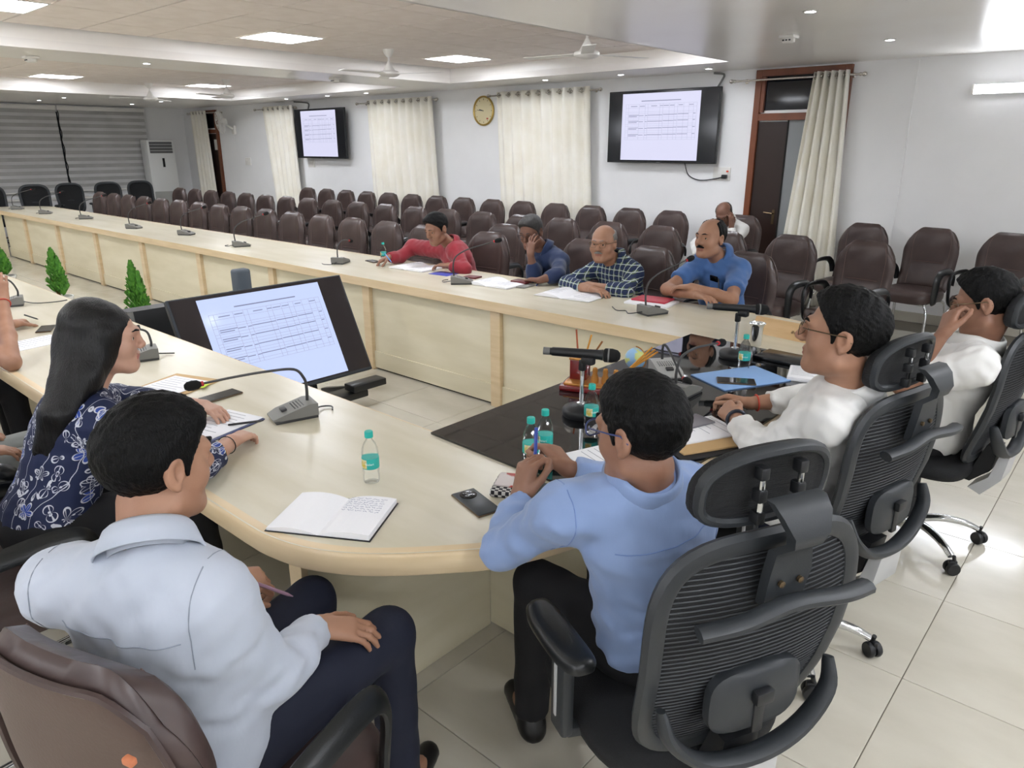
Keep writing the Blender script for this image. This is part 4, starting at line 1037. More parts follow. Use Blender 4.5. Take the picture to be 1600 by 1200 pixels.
def person(label, skin, shirt, trous, fd, pelvis, neck, head, hz, pitch=0, roll=0, hs=1.05, shL=None, shR=None, elL=None, elR=None, wrL=None, wrR=None,
           hdL=None, hdR=None, hnL=(0, 0, 1), hnR=(0, 0, 1), kwL=None, kwR=None, knL=None, knR=None, anL=None, anR=None, sleeve='long', hair='short', hairm=None, mous=None,
           fat=0.0, gl=None, fem=False, h=.012, hf=.006, collar=True, seed=1, fold=.003, vol=1.0, extra=None, hem=.07, seams=None):
    fd = unit((fd[0], fd[1], 0)); rt = V3(fd[1], -fd[0], 0); pelvis, neck, head = V3(pelvis), V3(neck), V3(head)
    org = V3(pelvis[0], pelvis[1], 0)
    root = empty('person', tuple(org)); tag(root, label, 'person')
    up = unit(neck-pelvis); fw = unit(np.cross(up, rt)); rr = np.cross(fw, up); T = np.array([rr, fw, up]); L = np.linalg.norm(neck-pelvis)
    shL = neck-rr*.18-up*.055 if shL is None else V3(shL); shR = neck+rr*.18-up*.055 if shR is None else V3(shR)
    cs = (shL+shR)/2; shL = cs+(shL-cs)*.86-up*.012; shR = cs+(shR-cs)*.86-up*.012
    hpL, hpR = pelvis-rt*.09-up*.0+fd*.02, pelvis+rt*.09+fd*.02
    knL = hpL+fd*.42+V3(0, 0, .02) if knL is None else V3(knL); knR = hpR+fd*.42+V3(0, 0, .02) if knR is None else V3(knR)
    anL = V3(knL[0], knL[1], .09)+fd*.03 if anL is None else V3(anL); anR = V3(knR[0], knR[1], .09)+fd*.03 if anR is None else V3(anR)
    J = dict(elL=V3(elL), elR=V3(elR), wrL=V3(wrL), wrR=V3(wrR)); hdL = unit(J['wrL']-J['elL']) if hdL is None else unit(hdL); hdR = unit(J['wrR']-J['elR']) if hdR is None else unit(hdR)
    R = head_frame(hz, pitch, roll)
    hands = [(J['wrL'], hdL, hnL, -1, kwL or {}), (J['wrR'], hdR, hnR, 1, kwR or {})]
    # body ------------------------------------------------------------
    allp = np.stack([pelvis, neck, head, shL, shR, knL, knR, anL, anR]+list(J.values())); lo, hi = allp.min(0)-.24, allp.max(0)+.24; lo[2] = -.01
    fine = [(head-.135*hs, head+.135*hs, hf)]+[(np.minimum(w_, w_+d*.19)-.05, np.maximum(w_, w_+d*.19)+.05, hf) for w_, d, _, _, _ in hands]
    F = Field(lo, hi, h, fine)
    def torso(F, g, k=.05):
        F.ell(pelvis+up*.03, (.165+g+fat*.6, .125+g+fat, .125+g), T, 0); F.ell(pelvis+up*.36*L+fw*(.01+fat*.6), (.148+g+fat, .112+g+fat, .17), T, k)
        F.ell(pelvis+up*.70*L, (.160+g+fat*.7, .108+g+fat*.6, .17), T, k)
        F.cone(neck-up*.075, shL, .068+g+fat*.3, .052+g, k); F.cone(neck-up*.075, shR, .068+g+fat*.3, .052+g, k)
        F.cone(neck-up*.03, shL-up*.0, .046+g, .038+g, k); F.cone(neck-up*.03, shR, .046+g, .038+g, k)
    torso(F, -.012)
    F.cone(neck-up*.03, head+(R[2]*-.075-R[1]*.018)*hs, .055+fat*.3, .051+fat*.3, .03)
    for s_, e_, w_ in ((shL, J['elL'], J['wrL']), (shR, J['elR'], J['wrR'])):
        F.cone(s_, e_, .046+fat*.2, .038+fat*.15, .03); F.cone(e_, e_+(w_-e_)*.4, .039+fat*.15, .036+fat*.1, .02); F.cone(e_+(w_-e_)*.4, w_, .036+fat*.1, .0245, .02)
    for hp, kn, an in ((hpL, knL, anL), (hpR, knR, anR)): F.cone(hp, kn, .075, .05, .03); F.cone(kn, an, .048, .034, .02); F.cone(an, an+fd*.12+V3(0, 0, -.045), .033, .03, .02)
    head_prims(F, head, R, hs, fem, .006 if fat > .02 else 0)
    for w_, d, n_, sd, kw in hands:
        for a, b, ra, rb, k in hand_cones(w_, d, n_, sd, **kw): F.cone(a, b, ra, rb, k, pad=.015)
    def paint(P):
        q = (P-head)@R.T/hs; return ((abs(q[:, 0]) < .021) & (q[:, 2] > -.071) & (q[:, 2] < -.0525) & (q[:, 1] > .084)).astype(np.int32)
    body = F.build('body', [SK[skin], M_lipf if fem else M_lip], root, org, paint)
    eyes(root, org, head, R, hs)
    # shirt -------------------------------------------------------------
    g = .010
    pts = np.stack([pelvis, neck, shL, shR]+list(J.values())); lo, hi = pts.min(0)-.22, pts.max(0)+.14
    F = Field(lo, hi, h*.85, ())
    torso(F, g)
    Fs = []
    for sd_, (s_, e_, w_) in enumerate(((shL, J['elL'], J['wrL']), (shR, J['elR'], J['wrR']))):
        if sleeve == 'short':
            t_ = s_+(e_-s_)*.72; G = Field(np.minimum(s_, t_)-.1, np.maximum(s_, t_)+.1, h*.85); G.cone(s_, e_, .058+g+fat*.2, .056+g+fat*.2, 0); G.cut(t_, e_-s_); Fs.append(G)
        else:
            G = Field(np.minimum(np.minimum(s_, e_), w_)-.1, np.maximum(np.maximum(s_, e_), w_)+.1, h*.85)
            e2 = e_+(w_-e_)*{'long': .93, 'roll': .72}.get(sleeve, .62)
            G.cone(s_, e_, .047+g+fat*.2, .043+g+fat*.15, 0); G.cone(e_, e_+(e2-e_)*.5, .045+g+fat*.15, .040+g+fat*.1, .02); G.cone(e_+(e2-e_)*.5, w_, .040+g+fat*.1, .030+g, .02)
            G.cut(e2, w_-e_, np.minimum(e2, w_)-.05, np.maximum(e2, w_)+.05); Fs.append(G)
    # merge sleeves into the torso field by resampling on the torso grid
    for G in Fs:
        B = F.block(G.lo(), G.hi()); sl_, X, Y, Z = B
        ii = [np.clip(np.searchsorted(G.ax[k], F.ax[k][sl_[k]]), 1, len(G.ax[k])-1) for k in range(3)]
        tt_ = [np.clip((F.ax[k][sl_[k]]-G.ax[k][ii[k]-1])/(G.ax[k][ii[k]]-G.ax[k][ii[k]-1]), 0, 1) for k in range(3)]
        d = 0
        for a in (0, 1):
            for b in (0, 1):
                for c_ in (0, 1):
                    wgt = (tt_[0] if a else 1-tt_[0])[:, None, None]*(tt_[1] if b else 1-tt_[1])[None, :, None]*(tt_[2] if c_ else 1-tt_[2])[None, None, :]
                    d = d+wgt*G.d[np.ix_(ii[0]-1+a, ii[1]-1+b, ii[2]-1+c_)]
        F.mix(sl_, np.asarray(d), .05, 'add')
    F.cut(pelvis-up*hem, -up)
    if fold: F.noise(fold*1.35, ((.12, (1, 1, .5)), (.05, (1, 1, .8))), seed)
    so = F.build('shirt', shirt, root, org, relax=1)
    if seams:
        from mathutils.bvhtree import BVHTree
        bv = BVHTree.FromPolygons([v.co.copy() for v in so.data.vertices], [tuple(p.vertices) for p in so.data.polygons]); sm = MB(); c0 = Vector(neck-V3(org)); U, FW, RR = Vector(up), Vector(fw), Vector(rr); pts_ = []
        for i in range(25):
            t = -1+2*i/24; hit = bv.ray_cast(c0-U*.10+RR*t*.12-FW*.6, FW)
            if hit[0] is not None: pts_.append(hit[0]-FW*.0006)
        if len(pts_) > 5: sm.tube(pts_, .0013, 5)
        for s_ in (shL, shR):
            lat = Vector(unit(s_-(shL+shR)/2)); q0 = Vector(s_-V3(org))+lat*.012; loop = []
            for i in range(28):
                a = 2*math.pi*i/28; dr_ = (U*math.cos(a)+FW*math.sin(a)); dr_ = (dr_-lat*dr_.dot(lat)).normalized(); hit = bv.ray_cast(q0, dr_)
                if hit[0] is not None and hit[3] < .14: loop.append(hit[0]+dr_*.0004)
                elif len(loop) > 6: sm.tube(loop, .0012, 5); loop = []
                else: loop = []
            if len(loop) > 4: sm.tube(loop, .0012, 5)
        sm.build('seams', seams, so)
    if collar:
        cb = MB(); n = 36; rows = []; ax_ = unit(head+(R[2]*-.075-R[1]*.018)*hs-neck); c0 = neck-V3(org); x_ = unit(rr-ax_*(rr@ax_)); y_ = np.cross(ax_, x_); f3 = fat*.35
        for (dr, dz, op) in ((.066, .0, .35), (.0655, .046, .28), (.0675, .053, .26), (.073, .047, .26), (.090, .0, .20)):
            rows.append([tuple(c0+x_*math.cos(a)*(dr+f3)+y_*(math.sin(a)*(dr+f3)*1.05+.004+(.016*max(0, math.sin(a))**3))+ax_*(dz-.040*max(0, math.sin(a))**1.5)) for a in [math.pi/2+op+(2*math.pi-2*op)*i/n for i in range(n+1)]])
        cb.sheet(rows, .003); cb.build('collar', shirt, so, ang=None)
    # trousers and shoes ---------------------------------------------------
    pts = np.stack([pelvis, hpL, hpR, knL, knR, anL, anR]); F = Field(pts.min(0)-.2, pts.max(0)+.2, h*1.1)
    F.ell(pelvis+up*.0, (.172+fat*.5, .135+fat*.7, .115), T, 0)
    for hp, kn, an in ((hpL, knL, anL), (hpR, knR, anR)): F.cone(hp, kn, .092, .066, .04); F.cone(kn, an, .064, .052, .02); F.cut(an+V3(0, 0, -.01), (0, 0, -1))
    F.noise(.003, ((.1, (1, 1, 1)),), seed+3)
    F.build('trousers', TRS[trous], root, org, relax=1)
    for an in (anL, anR):
        F = Field(an-.26, an+.26, .012); F.cone(an+V3(0, 0, -.02), an-fd*.02+V3(0, 0, -.05), .043, .038, 0); F.cone(an+V3(0, 0, -.045), an+fd*.17+V3(0, 0, -.052), .042, .034, .02); F.cut((an[0], an[1], .005), (0, 0, -1)); F.build('shoe', M_shoe, root, org)
    # hair -------------------------------------------------------------------
    F = Field(head-.15*hs, head+.15*hs, hf*.8); hair_field(F, head, R, hs, hair, True, mous, seed, vol); F.build('hair', hairm or M_hair, root, org)
    if gl is not None: glasses(root, org, head, R, hs, gl[0], gl[1])
    if extra: extra(root, org, dict(R=R, head=head, hs=hs, J=J, T=T, neck=neck, pelvis=pelvis, shL=shL, shR=shR, up=up, fw=fw, rr=rr))
    return root
# ------------------------------------------------------------------ the people at the table
def band_on(a, b, t, r, tube, m, name):
    """ring round a limb a->b at fraction t"""
    def f(root, org, q):
        A, B = V3(a)-V3(org), V3(b)-V3(org); p = A+(B-A)*t; d = unit(B-A); u = unit(np.cross(d, (0, 0, 1) if abs(d[2]) < .9 else (1, 0, 0))); v = np.cross(d, u)
        MB().tube([tuple(p+(u*math.cos(k*.349)+v*math.sin(k*.349))*r) for k in range(18)], tube, 6, closed=True, flat=1.0).build(name, m, root)
    return f
M_sh_gray = shirt_mat('pale_grey_shirt', 'B4BAC6', 'ADB4C0'); M_sh_lb = shirt_mat('light_blue_shirt', '8499C0', '7C91B8'); M_sh_w = shirt_mat('white_shirt', 'DEDDDA', 'D8D7D3')
M_sh_red = shirt_mat('red_shirt', '932430', '861E2A'); M_sh_navy = shirt_mat('navy_shirt', '1D3056', '19294B'); M_sh_blue = shirt_mat('blue_shirt', '44699F', '3E6297')
M_sh_pale = shirt_mat('pale_blue_shirt', 'AFC0E2', 'A6B8DC')
M_red0 = mat('red_thread', 'C2402E', .7); g_dark = mat('dark_frame', '17151A', .3); g_gold = mat('thin_frame', '6A5A44', .3, .7)
P_gray = person('man in a pale grey shirt and navy trousers at the rounded table end', 'a', M_sh_gray, 'navy', (-.42, .91),
    pelvis=(-1.30, .45, .56), neck=(-1.265, .43, 1.045), head=at(243, 722, 1.19), hz=(-.16, .98), pitch=-.12, hs=.99,
    shL=at(80, 905, .975), shR=at(345, 925, .975), elR=(-1.185, .595, .715), wrR=at(497, 980, .695), hdR=at(562, 984, .668)-at(497, 980, .695), hnR=(.1, -.1, 1), kwR=dict(curl=(.25, .45, .3)),
    elL=(-1.60, .56, .75), wrL=at(352, 905, .74), hdL=at(420, 905, .71)-at(352, 905, .74), hnL=(.1, -.6, .8), kwL=dict(curls=[(.7, .9, .5), (.8, 1.0, .5), (.9, 1.0, .5), (.9, 1.0, .5)], thumb=(.5, .3, .3)),
    knR=(-1.265, .955, .575), anR=(-1.24, .95, .1), knL=(-1.53, .90, .575), anL=(-1.49, .86, .1), h=.010, hf=.0045, fold=.0035, seed=11, vol=.9, fat=.012, seams=shirt_mat('grey_seam', '868D99'))
def floral():
    m = mat('floral_navy_cloth', '16234A', .75); nt = m.node_tree; b = nt.nodes['Principled BSDF']; N = nt.nodes.new; L = nt.links.new
    def math_(op, a, b_=None, c_=None):
        n = N('ShaderNodeMath'); n.operation = op
        for i, v in enumerate((a, b_, c_)):
            if v is None: continue
            if isinstance(v, (int, float)): n.inputs[i].default_value = v
            else: L(v, n.inputs[i])
        return n.outputs[0]
    tc = N('ShaderNodeTexCoord'); nz = N('ShaderNodeTexNoise'); nz.inputs['Scale'].default_value = 9; L(tc.outputs['Object'], nz.inputs['Vector'])
    def blossoms(scale, off, petals, amp):
        """outlined flowers, one in each cell"""
        mp = N('ShaderNodeMapping'); mp.inputs['Location'].default_value = off; L(tc.outputs['Object'], mp.inputs['Vector'])
        v = N('ShaderNodeTexVoronoi'); v.inputs['Scale'].default_value = scale; v.inputs['Randomness'].default_value = .75; L(mp.outputs[0], v.inputs['Vector'])
        sc = N('ShaderNodeVectorMath'); sc.operation = 'SCALE'; L(mp.outputs[0], sc.inputs[0]); sc.inputs['Scale'].default_value = 1.0
        df = N('ShaderNodeVectorMath'); df.operation = 'SUBTRACT'; L(sc.outputs[0], df.inputs[0]); L(v.outputs['Position'], df.inputs[1])
        sp = N('ShaderNodeSeparateXYZ'); L(df.outputs[0], sp.inputs[0]); hc = N('ShaderNodeSeparateColor'); L(v.outputs['Color'], hc.inputs[0])
        ang = math_('ARCTAN2', sp.outputs['Z'], math_('ADD', sp.outputs['X'], math_('MULTIPLY', sp.outputs['Y'], .6))); ang = math_('ADD', ang, math_('MULTIPLY', hc.outputs[0], 6.28))
        rad = N('ShaderNodeVectorMath'); rad.operation = 'LENGTH'; L(df.outputs[0], rad.inputs[0])
        pet = math_('ADD', 1-amp, math_('MULTIPLY', math_('ABSOLUTE', math_('COSINE', math_('MULTIPLY', ang, petals/2))), amp))
        q = math_('DIVIDE', math_('MULTIPLY', rad.outputs['Value'], scale), math_('MULTIPLY', pet, .46)); q = math_('DIVIDE', q, math_('ADD', .75, math_('MULTIPLY', hc.outputs[1], .45)))
        ring = lambda c_, w_: math_('LESS_THAN', math_('ABSOLUTE', math_('SUBTRACT', q, c_)), w_)
        vein = math_('MULTIPLY', math_('LESS_THAN', math_('ABSOLUTE', math_('SINE', math_('MULTIPLY', ang, petals/2))), .09), math_('MULTIPLY', math_('LESS_THAN', q, .9), math_('GREATER_THAN', q, .3)))
        return math_('MAXIMUM', math_('MAXIMUM', ring(.93, .065), ring(.27, .07)), vein), math_('MULTIPLY', math_('LESS_THAN', q, .9), math_('GREATER_THAN', hc.outputs[2], .55))
    l1, f1 = blossoms(14, (0, 0, 0), 5, .55); l2, f2 = blossoms(19, (.33, .21, .17), 2, .85)
    wv = N('ShaderNodeTexWave'); wv.inputs['Scale'].default_value = 2.6; wv.inputs['Distortion'].default_value = 7; wv.inputs['Detail'].default_value = 1; wv.inputs['Detail Scale'].default_value = 1.4; L(tc.outputs['Object'], wv.inputs['Vector'])
    vine = math_('LESS_THAN', math_('ABSOLUTE', math_('SUBTRACT', wv.outputs['Fac'], .5)), .022)
    line = math_('MAXIMUM', math_('MAXIMUM', l1, l2), vine)
    m1 = N('ShaderNodeMix'); m1.data_type = 'RGBA'; L(f1, m1.inputs[0]); m1.inputs[6].default_value = lin('141F42'); m1.inputs[7].default_value = lin('2B4694')
    m2 = N('ShaderNodeMix'); m2.data_type = 'RGBA'; L(line, m2.inputs[0]); L(m1.outputs[2], m2.inputs[6]); m2.inputs[7].default_value = lin('C3C6CF'); L(m2.outputs[2], b.inputs['Base Color']); return m
M_floral = floral()
def long_hair(root, org, q):
    R, c, s_ = q['R'], q['head'], q['hs']; W = lambda x, y, z: c+(R[0]*x+R[1]*y+R[2]*z)*s_
    F = Field(c-V3(.34, .4, .52), c+V3(.2, .2, .16), .008)
    F.ell(W(0, -.02, .03), V3(.086, .105, .094)*s_, R, 0); F.cone(W(0, -.05, .05), W(0, -.085, -.08), .085, .075, .03)
    S0, S1, S2, S3 = W(0, -.055, -.02), at(122, 585, 1.06), at(90, 645, .965), at(66, 698, .865)
    for dx, dn, r0 in ((0, 0, .055), (.045, .01, .045), (-.045, .01, .042), (0, .03, .045), (.06, .03, .035)):
        o = CR*dx-V3(CF[0], CF[1], 0)*dn; F.cone(S0+o*.9, S1+o*.8, r0+.02, r0*.85, .03); F.cone(S1+o*.8, S2+o*.6, r0*.85, r0*.6, .03); F.cone(S2+o*.6, S3+o*.45+V3(0, 0, -.02*abs(dx)/.045), r0*.6, .012, .02)
    for q_, r_ in ((1, .03), (-1, .03)):
        F.cone(W(q_*.07, .008, .03), W(q_*.076, -.01, -.06), .028, r_, .02); F.cone(W(q_*.076, -.01, -.06), W(q_*.07, -.05, -.15), r_, .026, .02); F.cone(W(q_*.07, -.05, -.15), S1+(S2-S1)*.3+CR*q_*.03, .026, .03, .03)
    F.noise(.0016, ((.05, (1, 1, .1)), (.02, (1, 1, .08))), 4)
    F.ell(W(0, .105, -.035), V3(.074, .075, .098)*s_, R, .008, 'sub'); F.cut(W(0, .064, .066), R[1]*.84-R[2]*.54, c-.16, c+.16) if False else None
    F.ell(W(0, .13, .02), V3(.06, .06, .06)*s_, R, .008, 'sub')
    F.build('long_hair', mat('long_black_hair', '060506', .4, bump=.8, bscale=260, bstretch=(1, 1, .03), spec=.4), root, org, relax=1)
    A, B = q['J']['elR'], q['J']['wrR']
    band_on(A, B, .62, .035, .003, mat('gold_bangle', 'C89B45', .25, .9), 'gold_bangle')(root, org, q); band_on(A, B, .88, .031, .0018, M_black, 'black_thread')(root, org, q)
    F2 = B+unit(at(412, 664, .79)-at(362, 690, .797))*.115+V3(0, 0, .0)
P_wom = person('woman with long black hair in a floral navy top writing at the table', 'c', M_floral, 'black', (.1, 1),
    pelvis=(-2.53, .56, .575), neck=(-2.555, .755, .99), head=at(166, 528, 1.155), hz=(.5, .87), pitch=-.06, hs=.98, shR=(-2.40, .74, .925), shL=(-2.75, .79, .94),
    elR=at(292, 742, .812), wrR=at(362, 690, .803), hdR=at(412, 664, .797)-at(362, 690, .803), hnR=(.2, -.3, 1), kwR=dict(curls=[(.5, .8, .4)]*4, thumb=(.5, .3, .3), sc=.92),
    elL=(-2.95, .98, .812), wrL=at(318, 634, .803), hdL=at(362, 652, .79)-at(318, 634, .80), hnL=(0, 0, 1), kwL=dict(curl=(.3, .4, .3), sc=.92),
    hair='none', fem=True, h=.010, hf=.0045, sleeve='elbow', collar=False, fold=.002, seed=5, hem=.16, extra=long_hair)
P_lb = person('man in a light blue shirt and spectacles holding up a pen', 'd', M_sh_lb, 'black', (-.87, .5),
    pelvis=(-.765, 1.43, .56), neck=(-.755, 1.30, 1.04), head=at(1003, 674, 1.165), hz=(-.99, .12), pitch=-.15, hs=1.02, shL=at(866, 795, .985), shR=at(1090, 760, .975),
    elL=at(787, 857, .80), wrL=at(813, 775, .87), hdL=(.0, .35, .95), hnL=(-.2, -.95, .35), kwL=dict(curls=[(.9, 1.0, .5), (1.0, 1.1, .5), (1.0, 1.1, .6), (1.0, 1.1, .6)], thumb=(.4, .3, .4)),
    elR=(-.93, 1.66, .83), wrR=at(888, 733, .90), hdR=at(838, 672, .97)-at(888, 733, .90), hnR=(.55, .2, .8), kwR=dict(curls=[(.6, .8, .5), (.7, .9, .5), (.9, 1.0, .6), (1.0, 1.0, .6)], thumb=(.5, .3, .3)),
    knL=(-1.13, 1.38, .575), knR=(-1.03, 1.60, .575), anR=(-1.06, 1.55, .1), gl=(mat('blue_frame', '3A4470', .3), False), h=.010, hf=.0045, fold=.0035, seed=21, vol=1.0, seams=shirt_mat('blue_seam', '657DB0'))
P_w1 = person('man in a white shirt and spectacles leaning back in his chair with clasped hands', 'a', M_sh_w, 'navy', (-.97, .2),
    pelvis=(-.78, 2.36, .57), neck=(-.615, 2.275, 1.06), head=at(1318, 522, 1.225), hz=(-.98, -.2), pitch=.06, hs=1.08, fat=.03, shL=(-.625, 2.09, .995), shR=(-.645, 2.47, .995),
    elL=at(1188, 702, .832), wrL=at(1148, 652, .835), hdL=at(1105, 612, .84)-at(1148, 652, .825), hnL=(-.5, -.5, .7), kwL=dict(curls=[(.8, 1.0, .5)]*4, thumb=(.4, .3, .3)),
    elR=(-.86, 2.72, .84), wrR=at(1172, 630, .82), hdR=at(1118, 614, .83)-at(1172, 630, .82), hnR=(-.3, .3, .9), kwR=dict(curls=[(.6, .8, .4)]*4, thumb=(.5, .3, .3)),
    gl=(g_gold, True), h=.011, hf=.005, fold=.004, seed=31, sleeve='roll', vol=1.0, extra=lambda r, o, q: (band_on(q['J']['elL'], q['J']['wrL'], .93, .032, .007, mat('watch_steel', '3A3F4A', .3, .6), 'wrist_watch')(r, o, q), band_on(q['J']['elR'], q['J']['wrR'], .9, .031, .003, M_red0, 'red_wrist_thread')(r, o, q)))
P_w2 = person('man in a white short-sleeved shirt rubbing his eyes below his spectacles', 'd', M_sh_w, 'black', (-1, .0),
    pelvis=(-.60, 3.48, .56), neck=(-.47, 3.41, .985), head=aty(1540, 472, 3.40), hz=(-1, -.08), pitch=-.25, hs=1.05, fat=.02, shL=(-.43, 3.2, .95), shR=(-.50, 3.60, .97),
    elL=(-.67, 3.16, .83), wrL=aty(1475, 520, 3.2), hdL=aty(1497, 462, 3.28)-aty(1475, 520, 3.2), hnL=(-.6, -.75, .2), kwL=dict(curls=[(.7, .9, .4), (.8, .9, .4), (.9, 1.0, .5), (1.0, 1.0, .5)], thumb=(.5, .3, .3)),
    elR=(-.84, 3.72, .815), wrR=(-1.04, 3.58, .812), hdR=(-1, -.3, .02), knL=(-1.02, 3.17, .575), knR=(-1.02, 3.33, .575), gl=(g_gold, True), sleeve='short', h=.011, hf=.005, fold=.004, seed=41)
# far side
P_red = person('man in a red shirt writing at the far table arm', 'd', M_sh_red, 'black', (-.25, -1), pelvis=(-4.52, 4.52, .56), neck=(-4.56, 4.37, .95), head=aty(682, 357, 4.2), hz=(.05, -1), pitch=-.35, hs=1.05,
    shR=aty(640, 384, 4.36), shL=aty(716, 392, 4.3), elR=aty(625, 402, 4.2), wrR=aty(607, 402, 4.05), hdR=(-.45, -.7, -.35), elL=aty(727, 421, 4.2), wrL=aty(700, 415, 4.12), hdL=(-.9, -.3, 0), kwR=dict(curls=[(.6, .8, .4)]*4), h=.014, hf=.007, seed=51)
P_navy = person('man in a navy shirt and spectacles with a hand before his mouth', 'b', M_sh_navy, 'black', (-.25, -1), pelvis=(-3.62, 4.68, .56), neck=(-3.65, 4.52, .965), head=aty(830, 362, 4.40), hz=(.2, -.97), pitch=-.35, hs=1.05, fat=.015,
    elR=aty(835, 432, 4.25), wrR=aty(829, 398, 4.22), hdR=(-.05, .25, .95), hnR=(-.1, -.95, .2), kwR=dict(curl=(.25, .35, .2), spread=.5), elL=aty(872, 430, 4.3), wrL=aty(842, 438, 4.15), hdL=(-.95, -.1, 0),
    hair='short', hairm=M_hairs, gl=(g_dark, False), sleeve='elbow', h=.014, hf=.007, seed=61, vol=.4)
def plaid_mat():
    m = mat('checked_shirt', '2E4636', .85); nt = m.node_tree; b = nt.nodes['Principled BSDF']
    tc = nt.nodes.new('ShaderNodeTexCoord'); sx = nt.nodes.new('ShaderNodeSeparateXYZ'); nt.links.new(tc.outputs['Object'], sx.inputs[0])
    def stripe(out, period, lo, hi, off=0):
        a = nt.nodes.new('ShaderNodeMath'); a.operation = 'MULTIPLY_ADD'; a.inputs[1].default_value = 1/period; a.inputs[2].default_value = off+50; nt.links.new(out, a.inputs[0])
        f_ = nt.nodes.new('ShaderNodeMath'); f_.operation = 'FRACT'; nt.links.new(a.outputs[0], f_.inputs[0])
        g1 = nt.nodes.new('ShaderNodeMath'); g1.operation = 'GREATER_THAN'; g1.inputs[1].default_value = lo; nt.links.new(f_.outputs[0], g1.inputs[0])
        g2 = nt.nodes.new('ShaderNodeMath'); g2.operation = 'LESS_THAN'; g2.inputs[1].default_value = hi; nt.links.new(f_.outputs[0], g2.inputs[0])
        mu = nt.nodes.new('ShaderNodeMath'); mu.operation = 'MULTIPLY'; nt.links.new(g1.outputs[0], mu.inputs[0]); nt.links.new(g2.outputs[0], mu.inputs[1]); return mu.outputs[0]
    base = None; prev = None
    def over(prev, fac, col):
        mx = nt.nodes.new('ShaderNodeMix'); mx.data_type = 'RGBA'; nt.links.new(fac, mx.inputs[0]); mx.inputs[7].default_value = lin(col)
        if isinstance(prev, str): mx.inputs[6].default_value = lin(prev)
        else: nt.links.new(prev, mx.inputs[6])
        return mx.outputs[2]
    c = over('5C6B4A', stripe(sx.outputs['X'], .042, .0, .5), '1E2C4E'); c = over(c, stripe(sx.outputs['Z'], .042, .0, .5, .2), '22304F')
    c = over(c, stripe(sx.outputs['X'], .042, .66, .76), 'B9C4C2'); c = over(c, stripe(sx.outputs['Z'], .042, .66, .76, .2), 'B9C4C2')
    nt.links.new(c, b.inputs['Base Color']); return m
P_plaid = person('bald man with a grey moustache in a green and navy checked shirt, arms folded', 'a', plaid_mat(), 'black', (-.25, -1), pelvis=(-2.95, 4.66, .56), neck=(-2.96, 4.50, .955), head=aty(943, 380, 4.38), hz=(.22, -.97), pitch=-.05, hs=1.08, fat=.025,
    elR=aty(885, 444, 4.25), wrR=aty(925, 452, 4.12), hdR=(.95, -.1, 0), elL=aty(976, 457, 4.25), wrL=aty(930, 447, 4.2), hdL=(-.9, .1, .1), hair='fringe', hairm=M_hairg, mous=1.2, gl=(g_gold, True), sleeve='elbow', h=.014, hf=.007, seed=71)
def pocket(root, org, q):
    p = q['pelvis']+q['up']*.36+q['fw']*.155-q['rr']*.085-V3(org); M = frame(Vector(p), Vector(q['rr']), Vector(q['up']), Vector(q['fw']))
    pk = MB(M).box((0, -.03, 0), (.10, .11, .008), bev=.003).build('shirt_pocket', M_sh_blue, root)
    MB(M).box((.01, .045, .004), (.065, .04, .01), bev=.003).build('phone_in_pocket', M_blackg, pk); MB(M).tube([(-.035, -.02, .008), (-.035, .06, .008)], .004, 6).build('pen_in_pocket', M_steel, pk)
P_blue = person('man with receding hair and a moustache in a blue short-sleeved shirt, arms folded', 'a', M_sh_blue, 'black', (-.3, -1), pelvis=(-2.26, 4.86, .56), neck=(-2.25, 4.72, 1.03), head=aty(1110, 372, 4.6), hz=(-.2, -.97), pitch=.02, hs=1.08, fat=.02,
    elR=aty(1042, 452, 4.38), wrR=aty(1090, 462, 4.25), hdR=(.9, -.3, .0), elL=aty(1143, 468, 4.38), wrL=aty(1080, 448, 4.28), hdL=(-.9, -.1, -.1), hair='receding', mous=1.3, sleeve='short', h=.013, hf=.006, seed=81, extra=pocket)
P_sleep = person('man in white dozing on his hand in the back row by the door', 'b', M_sh_w, 'black', (-.1, -1), pelvis=(-3.56, 7.62, .56), neck=(-3.53, 7.52, .98), head=aty(1131, 335, 7.4), hz=(.25, -.97), pitch=-.5, roll=-.1, hs=1.05,
    elL=(-3.36, 7.3, .72), wrL=(-3.42, 7.34, .95), hdL=(-.1, .05, .98), hnL=(.9, -.3, .1), elR=(-3.85, 7.4, .72), wrR=(-3.72, 7.2, .62), hair='fringe', hairm=M_hairs, h=.016, hf=.009, seed=91)
# near arm, left of the woman
P_m = person('person in grey trousers leaning back beside the woman, one hand on the lap', 'a', M_sh_pale, 'grey', (0, 1), pelvis=(-3.20, .41, .565), neck=(-3.22, .28, 1.05), head=(-3.22, .30, 1.2), hz=(.3, 1), hs=1.05,
    elR=(-3.0, .30, .785), wrR=(-3.05, .52, .70), hdR=(.1, .95, -.15), elL=(-3.44, .3, .775), wrL=(-3.34, .55, .70), h=.014, hf=.007, seed=95)
P_l = person('person in pale blue with a bare forearm propped upright on the table', 'a', M_sh_pale, 'black', (.0, 1), pelvis=(-4.4, .5, .56), neck=(-4.4, .62, 1.04), head=(-4.38, .78, 1.17), hz=(-.1, 1), pitch=-.2, hs=1.05, shR=(-4.2, .66, .99),
    elR=at(18, 566, .80), wrR=at(4, 468, 1.03), hdR=(-.3, .1, .9), elL=(-4.75, .92, .81), wrL=at(22, 506, .80), hdL=at(50, 492, .79)-at(22, 506, .80), kwL=dict(curls=[(.6, .8, .4)]*4), sleeve='short', h=.014, hf=.007, seed=97, extra=lambda r, o, q: band_on(q['J']['elR'], q['J']['wrR'], .93, .031, .003, M_red0, 'red_wrist_thread')(r, o, q))
